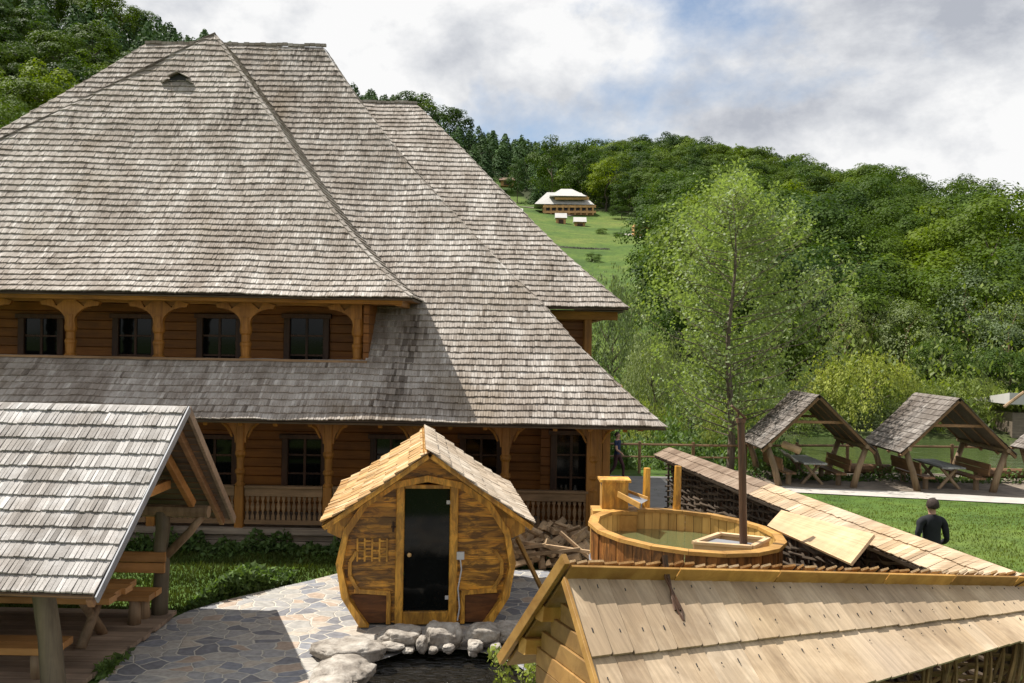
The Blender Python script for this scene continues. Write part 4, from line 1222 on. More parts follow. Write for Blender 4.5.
for (s_, d_, nm) in ((.30, .33, 0), (.52, .60, 1)):
    b = MB(); c = RL + perpB * s_ - Vector((0, 0, d_ + .02)); b.beam(c - dA * .0, c + dA * .25, .09, .10, tone=.9); b.build('purlin', 'gold', fa)
b = MB(); c = RL + perpF * .30 - Vector((0, 0, .46)); b.beam(c + dA * .0, c + dA * .25, .07, .07, tone=.9); b.build('purlin', 'gold', fa)

def wattle(p0, p1, z0a, z1a, z0b, z1b, mat, parent, rows_per_m=16, stake=.42, seed=1, rad=.016, amp=.05, name='woven_wall'):
    r = random.Random(seed); d = (p1 - p0); L_ = d.length; d.normalize(); nn = Vector((-d.y, d.x, 0)).normalized()
    b = MB(); ns = int(L_ / stake)
    for k in range(ns + 1):
        q = k / ns; c = p0 + d * L_ * q
        b.tube([c + Vector((0, 0, z0a + (z0b - z0a) * q)), c + Vector((r.uniform(-.02, .02), 0, z1a + (z1b - z1a) * q))], .025, 5)
    nrow = int(max(z1a - z0a, z1b - z0b) * rows_per_m)
    for j in range(nrow):
        h = (j + .5) / nrow; pts = []; ph = r.uniform(0, .6)
        for k in range(ns * 2 + 1):
            q = k / (ns * 2); zz = (z0a + (z0b - z0a) * q) * (1 - h) + (z1a + (z1b - z1a) * q) * h
            s_ = amp * math.cos(math.pi * k / 2 * 1.0) * (1 if j % 2 else -1) if k % 2 == 0 else 0
            pts.append(p0 + d * L_ * q + nn * (s_ + r.uniform(-.015, .015)) + Vector((0, 0, zz + r.uniform(-.03, .03))))
        b.tube(pts, [rad * r.uniform(.6, 1.25) for _ in pts], 5)
    return b.build(name, mat, parent)
g0 = RL + dA * .9; 
wattle(Vector((g0.x, g0.y, 0)) + perpF * .08, Vector((RRt.x, RRt.y, 0)) + Vector((dA.x, dA.y, 0)) * LA * .29 + perpF * .08, 0.0, 2.75, 0.0, 2.15, 'wattle_light', fa, seed=3, rad=.02, amp=.07)
# loose hooped branches bulging under the right end
b = MB(); r7 = random.Random(12)
for k in range(46):
    q = r7.uniform(.62, 1.25); p = RL + dirA * q; p.z = 0
    zt_ = RL.z + dirA.z * q - r7.uniform(.36, .5)
    w = r7.uniform(.3, .8); out = r7.uniform(.10, .26)
    pts = []
    for m_ in range(8):
        f = m_ / 7
        pts.append(p + Vector((dA.x, dA.y, 0)) * w * (f - .3) + perpF * (.10 + out * math.sin(f * math.pi * .8 + .4)) + Vector((0, 0, zt_ - 1.0 * (1 - f) ** 1.5 - .08)))
    b.tube(pts, [.02 * (1.1 - .6 * m_ / 7) for m_ in range(8)], 5)
b.build('hooped_branches', 'wattle_light', fa)
b = MB()
for k in range(4):
    b.tube([SB_(.74 + .012 * k, .95) + Vector((0, 0, .05)), RL + dirA * ((.745 + .01 * k) / LA) + Vector((.0, -.03, .095))] + [SA(.76 + .01 * k + .012 * math.sin(m_ * 1.7 + k), .97 - .07 * m_) + Vector((-.01, -.02, .05 - .004 * m_)) for m_ in range(4 + k % 2)], .007, 5)
b.build('twig_tie', 'window_wood', fa)

# ------------------------------------------------------------------ far shingled fence (B)
fb = thing('shingled_fence', 'long dark woven fence with narrow shingle cap running away behind the hot tub', 'fence', (3.8, 14, 0))
BN = Vector((4.20, 8.35, 2.66)); BF = Vector((3.20, 20.0, 2.43)); dB = (BN - BF); LB = dB.length
pL = Vector((-1, -.08, 0)).normalized()
def SBl(x, t):
    q = x / LB; rp = BF + dB * q; h = 1 - t / .36
    return rp + pL * (.31 * h) - Vector((0, 0, .17 * h))
def SBr(x, t):
    q = 1 - x / LB; rp = BF + dB * q; h = 1 - t / .36
    return rp - pL * (.31 * h) - Vector((0, 0, .17 * h))
# the left slope faces the viewer's left: x must run so that the normal points up
mb1 = MB(); mb2 = MB(); base = MB()
cut = 5.9
Lneg = lambda x, t: SBl(LB - x, t)
def upn(S):
    n = (S(1.01, .1) - S(1, .1)).cross(S(1, .11) - S(1, .1)); return n.z > 0
Sleft = SBl if upn(SBl) else Lneg
def rng_for(S, a, c): return (a, c) if S is SBl else (LB - c, LB - a)
a_, c_ = rng_for(Sleft, 0, cut)
shingle_surface(Sleft, .36, lambda t: a_, lambda t: c_, .20, (.09, .14), .012, mb1, base, seed=40)
o = mb1.build('roof', 'brown_shingle', fb); o['label'] = 'older brown shingles on the far half'
a2, c2 = rng_for(Sleft, cut, LB + .2)
shingle_surface(Sleft, .36, lambda t: a2, lambda t: c2, .20, (.07, .12), .012, mb2, base, seed=41)
Sright = SBr if upn(SBr) else (lambda x, t: SBr(LB - x, t))
shingle_surface(Sright, .36, lambda t: -.1, lambda t: LB + .1, .20, (.09, .14), .012, mb2, base, seed=42)
o2 = mb2.build('roof', 'new_shingle', fb); o2['label'] = 'pale new shingles on the near half'
base.build('roof_boarding', 'roof_deck', o)
wattle(Vector((BF.x, BF.y, 0)), Vector((BN.x, BN.y, 0)), .0, 2.3, .0, 2.5, 'wattle', fb, rows_per_m=17, seed=7, rad=.022, amp=.06)
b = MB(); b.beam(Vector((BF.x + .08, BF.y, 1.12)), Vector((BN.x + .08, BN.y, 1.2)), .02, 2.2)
b.build('shade_backing', 'window_wood', fb)

# ------------------------------------------------------------------ hot tub
TY = 11.5; tc = P(685, 528, TY); TX = tc.x; TZ = 2.38; TR = 1.09
tub = thing('hot_tub', 'round golden wooden hot tub full of clear green water', 'hot tub', (TX, TY, 1.25))
NS = 30
b = MB(); bo = MB()
for k in range(NS * 2):
    a0 = 2 * math.pi * k / (NS * 2); a1 = 2 * math.pi * (k + 1) / (NS * 2) - .006
    def pt(r, a, z): return Vector((TX + r * math.cos(a), TY + r * 1.22 * math.sin(a), z - .045 * r * math.cos(a)))
    for (mbx, ri, ro_) in ((b, TR - .075, TR - .045), (bo, TR - .043, TR - .01)):
        j = rng.uniform(-.006, .006)
        vs = [pt(ri, a0, 1.3), pt(ri, a1, 1.3), pt(ro_ + j, a1, 1.3), pt(ro_ + j, a0, 1.3), pt(ri, a0, TZ - .04), pt(ri, a1, TZ - .04), pt(ro_ + j, a1, TZ - .04), pt(ro_ + j, a0, TZ - .04)]
        mbx.add(vs, [(0, 1, 5, 4), (2, 3, 7, 6), (1, 2, 6, 5), (3, 0, 4, 7), (4, 5, 6, 7)], rng.random())
b.build('inner_staves', 'gold_z', tub)
bo.build('outer_staves', 'tub_dark', tub)['label'] = 'burnt dark outer staves'
b = MB(); n = 18
for k in range(n):
    a0 = 2 * math.pi * k / n; a1 = 2 * math.pi * (k + 1) / n - .004
    ri, ro_ = TR - .085, TR + .03
    vs = [pt(r, a, z) for z in (TZ - .04, TZ) for (r, a) in ((ri, a0), (ri, a1), (ro_, a1), (ro_, a0))]
    b.add(vs, [(3, 2, 1, 0), (4, 5, 6, 7), (0, 1, 5, 4), (1, 2, 6, 5), (2, 3, 7, 6), (3, 0, 4, 7)], rng.random())
b.build('rim', 'gold', tub)
for z in (1.45, 1.95):
    b = MB(); b.tube([pt(TR + .0, 2 * math.pi * k / 40, z) for k in range(41)], .012, 5, cap=False); b.build('hoop', 'steel', tub)
b = MB(); b.add([pt(0, 0, 1.36)] + [pt(TR - .05, 2 * math.pi * k / 30, 1.36) for k in range(30)], [(0, 1 + k, 1 + (k + 1) % 30) for k in range(30)], .3)
b.build('tub_floor', 'gold', tub)
b = MB()
for a in np.linspace(0, 2 * math.pi, 60, endpoint=False): pass
b.add([pt(0, 0, 2.13)] + [pt(TR - .076, 2 * math.pi * k / 60, 2.13) for k in range(60)], [(0, 1 + k, 1 + (k + 1) % 60) for k in range(60)], .5)
b.build('water', 'tub_water', tub)
b = MB(); # bench ring under water
for k in range(NS):
    a0 = 2 * math.pi * k / NS; a1 = 2 * math.pi * (k + 1) / NS
    vs = [pt(r, a, 1.78) for (r, a) in ((TR - .45, a0), (TR - .45, a1), (TR - .08, a1), (TR - .08, a0))]
    b.add(vs, [(0, 1, 2, 3)], rng.random())
b.build('inner_bench', 'gold', tub)
# stove box and flue
bx0 = P(693, 541, 10.95); 
b = MB()
Lc = [P(696, 544, 10.95), P(752, 552, 10.55), P(778, 541, 11.1), P(728, 530, 11.6)]
zc = 2.32
Lc = [Vector((p.x, p.y, zc)) for p in (P(694, 540, 10.95), P(752, 550, 10.78), P(768, 536, 11.25), P(720, 530, 11.5))]
for k in range(4): b.beam(Lc[k], Lc[(k + 1) % 4], .06, .035, tone=.8)
for k in range(4): b.beam(Lc[k] - Vector((0, 0, .09)), Lc[(k + 1) % 4] - Vector((0, 0, .09)), .025, .15, tone=.6)
st = b.build('stove_guard', 'panel', tub)
b = MB(); b.add([Lc[0].lerp(Lc[2], .08) - Vector((0, 0, .02)), Lc[1].lerp(Lc[3], .08) - Vector((0, 0, .02)), Lc[1].lerp(Lc[2], .55) - Vector((0, 0, .02)), Lc[0].lerp(Lc[3], .7) - Vector((0, 0, .02))], [(0, 1, 2, 3)], .5)
b.build('stove_lid', 'steel', st)
cb = P(744, 541, 11.05); ct = P(741, 421, 11.05)
fl_ = MB(); fl_.tube([cb + Vector((0, 0, -.2)), cb.lerp(ct, .5), ct], [.044, .042, .04], 14)
fo2 = fl_.build('flue_pipe', 'pipe', tub, smooth=False)
b = MB(); b.tube([ct + Vector((0, 0, -.02)), ct + Vector((0, 0, .03))], [.054, .054], 12)
b.beam(ct + Vector((-.11, 0, .17)), ct + Vector((.05, 0, .03)), .10, .02); b.beam(ct + Vector((-.03, 0, .05)), ct + Vector((-.03, 0, .13)), .02, .02)
b.build('flue_cap', 'pipe', fo2)
# plinth deck
dk2 = MB(); x = .72
y = 9.6
while y < 13.4:
    dk2.box((2.0, y + .09, 1.22), (2.9, .17, .05)); y += .18
for px_, py_ in ((.7, 9.7), (.7, 13.3), (3.3, 9.7), (3.3, 13.3), (2, 13.3), (2, 9.7)): dk2.beam((px_, py_, 0), (px_, py_, 1.2), .14, .14)
tag(dk2.build('tub_platform', 'deck'), 'raised plank platform carrying the round hot tub', 'platform')

wb = thing('wooden_chute', 'small golden box with grey chute sloping off it behind the tub rim', 'chute', (1.2, 12.7, 1.3))
bc = P(614, 494, 12.75)
b = MB(); s_ = 12.75 / F
b.box(bc, (26 * s_, .30, 28 * s_), tone=.6); b.box(bc + Vector((0, 0, 14.5 * s_)), (31 * s_, .36, .03), tone=.8)
b.build('box', 'sauna_z', wb)
b = MB(); b.beam(P(618, 494, 12.5), P(640, 506, 12.15), .02, .07); b.beam(P(626, 491, 12.9), P(648, 499, 12.6), .02, .05); b.build('chute_side', 'gold', wb)
b = MB(); b.add([P(620, 495, 12.5), P(641, 504, 12.15), P(648, 500, 12.6), P(627, 492, 12.9)], [(0, 1, 2, 3)]); b.build('chute_bed', 'steel', wb)
b = MB(); a = P(592, 507, 12.6); b.box((a.x + .28, 12.65, 2.38 - .0), (.56, .42, .04), tone=.8)
b.box((a.x + .02, 12.6, 1.85), (.04, .42, 1.0)); b.box((a.x + .3, 12.46, 1.85), (.5, .03, 1.0)); b.build('stand', 'gold', wb)
for k, (u0, v0, u1, v1, lab) in enumerate(((642, 508, 647, 468, 'left of the two upright golden handrail posts behind the tub'), (672, 508, 678, 466, 'right slightly tilted golden handrail post behind the tub'))):
    b = MB(); p0, p1 = P(u0, v0, 12.85), P(u1, v1, 12.85); p0.z = 1.25
    b.tube([p0, p0.lerp(p1, .6) + Vector((.015, 0, 0)), p1], [.06, .055, .045], 7, tone=.7)
    tag(b.build('handrail_post', 'sauna_z'), lab, 'post', None)
b = MB()
P1, P2 = Vector((3.38, 12.3, 2.45)), Vector((3.65, 9.9, 2.62)); P2b, P1b = Vector((3.27, 9.46, 2.42)), Vector((3.13, 12.0, 2.31))
nrows = 26
for k in range(nrows):
    q0, q1 = k / nrows, (k + .94) / nrows
    # slats run along the long side
    a0, a1 = P1.lerp(P1b, q0), P1.lerp(P1b, q1); c0, c1 = P2.lerp(P2b, q0), P2.lerp(P2b, q1)
    n0 = (a1 - a0).cross(c0 - a0).normalized() * .03
    if n0.z < 0: n0 = -n0
    vs = [a0, a1, c1, c0, a0 + n0, a1 + n0, c1 + n0, c0 + n0]
    b.add(vs, [(0, 1, 2, 3), (7, 6, 5, 4), (0, 4, 5, 1), (1, 5, 6, 2), (2, 6, 7, 3), (3, 7, 4, 0)], rng.uniform(.3, .8))
tag(b.build('slatted_board', 'panel'), 'pale slatted wooden board leaning between the hot tub and the long woven fence', 'board')

# ------------------------------------------------------------------ picnic shelters by the lake
def small_shelter():
    t = thing('picnic_shelter', '', 'shelter', (0, 0, 0), None)
    # local frame: ridge along Y from 0 to 3.5, x from -2.02 to 2.02
    Lr = 3.45; hr, he, w = 3.30, 1.35, 2.02; Lsl = math.hypot(w, hr - he)
    def S(sgn):
        def f(x, t_):
            q = t_ / Lsl; yy = x if sgn > 0 else -x
            return Vector((sgn * w * (1 - q), yy, he + (hr - he) * q - .05 * math.sin(math.pi * q)))
        return f
    mb = MB(); base = MB()
    shingle_surface(S(1), Lsl, lambda t: 0, lambda t: Lr, .24, (.10, .17), .02, mb, base, seed=50)
    shingle_surface(S(-1), Lsl, lambda t: -Lr, lambda t: 0, .24, (.10, .17), .02, mb, base, seed=51)
    ro = mb.build('roof', 'dark_shingle', t); base.build('roof_boarding', 'roof_deck', ro)
    for y in (.06, 1.15, 2.3, 3.4):
        for s_ in (-1, 1):
            b = MB(); b.beam((s_ * (w - .02), y, he - .09), (s_ * .03, y, hr - .11), .09, .10); b.build('rafter', 'old_bench', t)
    for y in (.25, 3.2):
        b = MB(); b.beam((-.92, y, 2.32), (.92, y, 2.32), .1, .1); b.build('collar_beam', 'old_bench', t)
        for s_ in (-1, 1):
            b = MB(); pts = [Vector((s_ * 1.32, y, 0)), Vector((s_ * 1.5, y, .7)), Vector((s_ * 1.78, y, 1.5))]
            b.tube(pts, [.13, .115, .10], 8); b.build('post', 'log_post', t, smooth=True)
    for s_ in (-1, 1):
        b = MB(); b.tube([(s_ * 1.72, -.02, 1.5), (s_ * 1.72, 3.5, 1.5)], .08, 7); b.build('wall_plate', 'log_post', t)
    return t
def trestle(label, x, y, L_=2.6, w=.85, mat='grey_top', group=None, z=0.0):
    t = thing('picnic_table', label, 'table', (x, y, z), group)
    b = MB()
    for k in range(4): b.beam((x - w / 2 + w * (k + .5) / 4, y, z + .80), (x - w / 2 + w * (k + .5) / 4, y + L_, z + .80), w / 4 - .01, .06)
    b.build('tabletop', mat, t)
    for yy in (y + .4, y + L_ - .4):
        for s_ in (-1, 1):
            b = MB(); b.tube([(x - s_ * .38, yy, z), (x + s_ * .3, yy, z + .78)], .06, 7); b.build('leg', 'log_post', t)
    return t
def ybench(label, x, y, side, L_=2.7, group=None, z=0.0):
    t = thing('bench', label, 'bench', (x, y, z), group)
    b = MB()
    for k in range(2): b.beam((x + (k - .5) * .2, y, z + .45), (x + (k - .5) * .2, y + L_, z + .45), .19, .07)
    b.build('seat', 'old_bench', t)
    b = MB()
    for k in range(2): b.beam((x + side * (.30 + .03 * k), y, z + .66 + .21 * k), (x + side * (.30 + .03 * k), y + L_, z + .66 + .21 * k), .05, .2, up=(0, 0, 1))
    b.build('backrest', 'old_bench', t)
    for yy in (y + .35, y + L_ - .35):
        b = MB(); b.tube([(x, yy, z), (x, yy, z + .42)], .1, 7); b.build('leg', 'log_post', t)
    return t
sh0 = small_shelter()
spots = [(10.92, 35.2, 'picnic shelter nearest to the tall young tree, gable towards the lawn'),
         (15.62, 34.6, 'picnic shelter with mottled shingle roof behind the man in black'),
         (21.0, 34.3, 'picnic shelter cut off by the right picture edge')]
for i, (x, y, lab) in enumerate(spots):
    gz_ = gz(x, y + 1) + .0
    if i == 0: sh0.location = (x, y, gz_); sh0['label'] = lab; sh0['group'] = 'picnic shelters by the lake'
    else: copy_thing(sh0, (x, y, gz_), 0, (1.0, 1.12 if i == 1 else 1.0, 1.0), lab, 'picnic shelters by the lake')
    nm = ['nearest to the tall young tree', 'behind the man in black', 'at the right picture edge'][i]
    trestle('grey topped trestle table in the shelter ' + nm, x + .05, y + .5, z=gz_)
    ybench('brown bench left of the table in the shelter ' + nm, x - .85, y + .4, -1, z=gz_)
    ybench('brown bench right of the table in the shelter ' + nm, x + .95, y + .4, 1, z=gz_)
# rolled mat and tarpaulin inside the first shelter
b = MB(); a = P(783, 444, 36.0); c = P(800, 451, 35.6); b.tube([a, c], .13, 10)
tag(b.build('rolled_mat', 'firewood'), 'pale rolled mat lying high in the shelter nearest the young tree', 'mat')
b = MB()
a = P(781, 450, 36.2); vs = []
for i in range(6):
    for j in range(5):
        vs.append(a + Vector((i * .13 + .04 * math.sin(j), .1 * j, -.09 * i - .05 * math.sin(i * 2 + j))))
b.add(vs, [(i * 5 + j, i * 5 + j + 1, (i + 1) * 5 + j + 1, (i + 1) * 5 + j) for i in range(5) for j in range(4)])
o = b.build('tarpaulin', 'plastic_sheet'); md = o.modifiers.new('s', 'SOLIDIFY'); md.thickness = .02
tag(o, 'pale grey tarpaulin draped by the left post of the shelter nearest the young tree', 'tarpaulin')
# long logs bordering the yards
for i, (x0, x1, y, lab) in enumerate(((12.9, 14.6, 38.3, 'bark log lying between the first and second lakeside shelters'), (17.6, 21, 37.6, 'orange brown log lying between the second and third lakeside shelters'))):
    b = MB(); g_ = gz(x0, y); b.tube([(x0, y, g_ + .35), (x1, y - .1, g_ + .36)], [.2, .18], 10)
    tag(b.build('lying_log', 'old_bench'), lab, 'log')
# rail fence on the bank
fe = thing('rail_fence', 'low two rail wooden fence along the lake bank behind the path', 'fence', (10, 39, -.5))
b = MB(); gx = lambda x: -.5
for z in (.25, .62):
    pass
b.tube([(2.6, 38.4, .62), (8, 38.6, .60), (14, 39.6, .60), (24, 39.8, .62), (34, 39.8, .62)], .05, 6); b.build('rail', 'dull_rail', fe)
b = MB(); b.tube([(2.6, 38.4, .15), (5, 38.5, .13), (9, 38.8, .12)], .035, 6); b.build('rail', 'dull_rail', fe)
for k in range(15):
    x = 2.9 + k * 2.1; y = 38.42 + min(1.2, max(0, (x - 6) * .15))
    b = MB(); b.tube([(x, y + .0, -.6), (x, y, .72)], .065, 6); b.build('post', 'dull_rail', fe)

# white roofed hut at the right edge with a slanting pole
wh = thing('garden_shed', 'small shed with white roof among the trees at the right edge', 'shed', (33, 62, 0))
q0 = P(1012, 400, 60)
b = MB(); b.box((q0.x + 2, 62, q0.z - 2.2), (3.4, 3, 2.8)); b.build('wall', 'grey_beam', wh)
b = MB(); b.prism([(-2.3, 0), (2.3, 0), (2.3, .1), (-2.3, .7)], (q0.x + 2, 62, q0.z - .25), (0, 1, 0), (0, 0, 1), 4.6); b.build('roof', 'white_roof', wh)
b = MB(); b.tube([P(1004, 407, 58), P(1024, 392, 58)], .09, 6); tag(b.build('slanting_pole', 'firewood'), 'thin slanting bare pole in front of the white roofed shed', 'pole')

# ------------------------------------------------------------------ far buildings
gh = thing('guesthouse', 'large timber guesthouse with pale hipped roofs and long galleries on the far meadow', 'house', (18, 335, 50))
Yg = 330; s = Yg / F
def GP(u, v): return P(u, v, Yg)
b = MB(); a, c = GP(543, 212), GP(594, 200)
zb = GP(566, 214).z; zt1 = GP(566, 203.5).z; zt2 = GP(566, 196).z
b.box(((a.x + c.x) / 2, Yg + 5, (zb + zt1) / 2 - 1), (c.x - a.x, 8, zt1 - zb + 2)); b.build('wall', 'far_wood', gh)
b = MB(); a2, c2 = GP(554, 200), GP(588, 200)
b.box(((a2.x + c2.x) / 2, Yg + 5.5, (zt1 + zt2) / 2), (c2.x - a2.x, 7, zt2 - zt1 + 1)); b.build('upper_wall', 'far_wood', gh)
def hip(mb_, x0, x1, y0, y1, z0, rx0, rx1, z1):
    ym = (y0 + y1) / 2
    vs = [(x0, y0, z0), (x1, y0, z0), (x1, y1, z0), (x0, y1, z0), (rx0, ym, z1), (rx1, ym, z1)]
    mb_.add(vs, [(0, 1, 5, 4), (1, 2, 5), (2, 3, 4, 5), (3, 0, 4), (3, 2, 1, 0)])
b = MB(); hip(b, GP(538, 0).x, GP(598, 0).x, Yg - .5, Yg + 12, GP(566, 204.5).z, GP(551, 0).x, GP(586, 0).x, GP(566, 190).z); b.build('roof', 'white_roof', gh)
b = MB(); hip(b, GP(553, 0).x, GP(590, 0).x, Yg - 1.6, Yg + 10, GP(566, 196.5).z, GP(565, 0).x, GP(576, 0).x, GP(566, 187).z); b.build('upper_roof', 'white_roof', gh)
b = MB()
for vv in (206.5, 198.5, 212): b.beam(GP(543 if vv > 200 else 555, vv), GP(596 if vv > 200 else 589, vv), .5, .8)
b.build('gallery_rail', 'far_wood', gh)
for k in range(9):
    b = MB(); u = 545 + k * 6; b.beam(GP(u, 215), GP(u, 204), .45, .45, up=(0, 1, 0)); b.build('gallery_post', 'far_wood', gh)
for k in range(8):
    b = MB(); u = 548 + k * 6; p = GP(u, 209); b.box((p.x, Yg + .9, p.z), (1.0, .3, 1.5)); b.build('window', 'glass', gh)
for k in range(5):
    b = MB(); u = 558.5 + k * 6; p = GP(u, 200.8); b.box((p.x, Yg + 1.9, p.z), (1.0, .3, 1.2)); b.build('window', 'glass', gh)
b = MB(); p = GP(566, 214.5); b.box((p.x + 1, Yg + 1.5, p.z - .6), (15, .3, 1.2)); b.build('dark_basement_opening', 'window_wood', gh)
def cabin(label, u, v, Y, w, h, mat='white_roof', group='little sheds on the far meadow'):
    c = P(u, v, Y); g_ = gz(c.x, Y); s = Y / F
    t = thing('meadow_shed', label, 'shed', (c.x, Y, c.z), group)
    W = w * s; H = h * s
    b = MB(); b.box((c.x, Y + W * .4, c.z + H * .2), (W * .8, W * .7, H * .9), tone=.3); b.build('wall', 'far_wood', t)
    b = MB(); b.prism([(-W * .55, -H * .1), (0, H * .45), (W * .55, -H * .1)], (c.x, Y + W * .4, c.z + H * .6), (0, 1, 0), (0, 0, 1), W); b.build('roof', mat, t)
    b = MB(); b.box((c.x, Y + W * .02, c.z + H * .1), (W * .4, .2, H * .5), tone=.1); b.build('doorway', 'window_wood', t)
    return t
cabin('left little white roofed shed below the far guesthouse', 561, 223, 300, 12, 10)
cabin('right little white roofed shed below the far guesthouse', 580, 227, 295, 13, 10)
cabin('low pale roofed hut just right of the big shingle roof on the meadow', 516, 216, 330, 14, 8)
cabin('dark open hut at the top of the meadow below the conifers', 507, 184, 425, 16, 7, 'brown_shingle')
ob = thing('unfinished_house', 'small orange unfinished house frame at the right of the far meadow', 'house', (34, 262, 32))
c = P(642, 237, 258)
b = MB(); b.box((c.x + 1, 261, c.z + 1.0), (6.0, 5, 4.6)); b.build('wall', 'far_wood', ob)
for k in range(3):
    for j in range(2):
        b = MB(); b.box((c.x - 1.2 + k * 1.9, 258.4, c.z + .0 + j * 1.9), (.7, .3, 1.0), tone=.1); b.build('window', 'window_wood', ob)
b = MB()
for k in range(30):
    p = P(556 + k * 1.8, 253 + rng.uniform(-.3, .3) + .08 * k, 235); b.box((p.x, p.y, gz(p.x, p.y) + .1), (rng.uniform(.3, .8), .6, rng.uniform(.3, .6)))
tag(b.build('stone_row', 'rock'), kind='stuff')
strip('dirt_track', [(30, 262), (34, 252), (38, 256)], [(28, 268), (36, 262), (40, 262)], 'kerb', .15, n=20)
strip('meadow_track', [(2, 352), (10, 345), (18, 325)], [(1, 356), (11, 350), (20, 329)], 'dirt', .2, n=30)
# ------------------------------------------------------------------ foliage
def face_cloud(name, C, Nn, size, asp, tone, mat, parent=None, up=None, rand=None, tri=False):
    """many small leaf faces: centres C, normals Nn, widths size, length = size*asp"""
    n = len(C); g = rand or nrg
    Nn = Nn / (np.linalg.norm(Nn, axis=1, keepdims=True) + 1e-9)
    if up is None:
        a = g.normal(size=(n, 3))
    else: a = np.tile(np.array(up, float), (n, 1)) + g.normal(size=(n, 3)) * .12
    x = np.cross(Nn, a); x /= (np.linalg.norm(x, axis=1, keepdims=True) + 1e-9)
    y = np.cross(x, Nn) if up is not None else np.cross(Nn, x)
    hx = x * (size / 2)[:, None]; hy = y * (size * asp / 2)[:, None]
    # a leaf-like kite
    V = np.stack([C - hy, C + hx * .9 + hy * .1 , C + hy, C - hx * .9 + hy * .1], 1).reshape(-1, 3)
    me = bpy.data.meshes.new(name)
    me.vertices.add(4 * n); me.vertices.foreach_set('co', V.astype(np.float32).ravel())
    me.loops.add(4 * n); me.loops.foreach_set('vertex_index', np.arange(4 * n, dtype=np.int32))
    me.polygons.add(n); me.polygons.foreach_set('loop_start', np.arange(0, 4 * n, 4, dtype=np.int32))
    me.polygons.foreach_set('loop_total', np.full(n, 4, dtype=np.int32))
    at = me.attributes.new('tone', 'FLOAT', 'FACE'); at.data.foreach_set('value', np.clip(tone, 0, 1).astype(np.float32))
    me.materials.append(M[mat]); me.update(calc_edges=True)
    return me

def unit(g, n):
    v = g.normal(size=(n, 3)); return v / np.linalg.norm(v, axis=1, keepdims=True)

def broad_cloud(seed, nl=42, per=70, leaf=.03, shape=(.36, .36, .40), zc=.58, lobe=(.10, .17), lop=.12):
    g = np.random.default_rng(seed)
    d = unit(g, nl * 3); d = d[d[:, 2] > -.75][:nl]
    # uneven silhouette
    rad = g.uniform(.62, .98, len(d))
    c = d * rad[:, None] * np.array(shape) + np.array([g.normal() * lop * .3, g.normal() * lop * .3, zc])
    lr = g.uniform(*lobe, len(d))
    C = []; Nn = []; T = []
    for k in range(len(d)):
        m = int(per * (lr[k] / .135) ** 2)
        u = unit(g, m); u[:, 2] = np.where(u[:, 2] < -.3, -u[:, 2], u[:, 2])
        out = u @ d[k]; u = u[out > -.45]
        r = lr[k] * g.uniform(.72, 1.08, len(u))
        pc = c[k] + u * r[:, None] * np.array([1, 1, .78])
        C.append(pc); Nn.append(u * .8 + d[k] * .4 + g.normal(size=u.shape) * .27 + np.array([0, 0, .2])); T.append(np.full(len(u), g.uniform(.35, .65)) + g.normal(size=len(u)) * .11)
    C = np.concatenate(C); Nn = np.concatenate(Nn); T = np.concatenate(T)
    S = leaf * g.uniform(.7, 1.35, len(C))
    return C, Nn, S, T

def conifer_cloud(seed, n=2400, leaf=.034, wd=.29):
    g = np.random.default_rng(seed)
    z = 1 - g.random(n) ** .6 * .88
    whorl = np.round(z * 18) / 18; z = z * .7 + whorl * .3
    r = (1.03 - z) ** .85 * wd * 1.15 * g.uniform(.5, 1.1, n) + .008
    a = g.random(n) * 2 * np.pi; lob = 1 + .22 * np.sin(a * 5 + z * 40)
    C = np.stack([np.cos(a) * r * lob, np.sin(a) * r * lob, z - r * .35], 1)
    Nn = np.stack([np.cos(a), np.sin(a), np.full(n, .8)], 1) + g.normal(size=(n, 3)) * .35
    return C, Nn, leaf * g.uniform(.7, 1.4, n), .5 + g.normal(size=n) * .2

def willow_cloud(seed, strands=150, per=26, leaf=.014, w=.42, droop=.5):
    g = np.random.default_rng(seed)
    C = []; T = []; Nn = []
    for k in range(strands):
        a = g.random() * 2 * np.pi; rr = math.sqrt(g.random()) * w
        lump = .16 * math.sin(a * 2 + seed) * (rr / w) + .10 * math.sin(a * 5 + seed * 2) * (rr / w)
        top = .90 - .5 * (rr / w) ** 2 * g.uniform(.5, 1.2) + g.normal() * .05 + lump
        L_ = g.uniform(.25, 1) * droop * (0.6 + 1.0 * rr / w)
        t = np.sort(g.random(per)); sway = g.normal(size=2) * .03
        x = math.cos(a) * (rr + .09 * np.sqrt(t)) + sway[0] * t + g.normal(size=per) * .011
        y = math.sin(a) * (rr + .09 * np.sqrt(t)) + sway[1] * t + g.normal(size=per) * .011
        z = top + .05 * np.sin(np.minimum(t * 4, 1) * np.pi) - L_ * t ** 1.3
        C.append(np.stack([x, y, np.maximum(z, .03)], 1)); T.append(np.full(per, g.uniform(.3, .75)) + g.normal(size=per) * .1)
        Nn.append(np.stack([np.full(per, math.cos(a)), np.full(per, math.sin(a)), np.full(per, .35)], 1) + g.normal(size=(per, 3)) * .5)
    C = np.concatenate(C); n = len(C)
    return C, np.concatenate(Nn), leaf * g.uniform(.7, 1.4, n), np.concatenate(T)

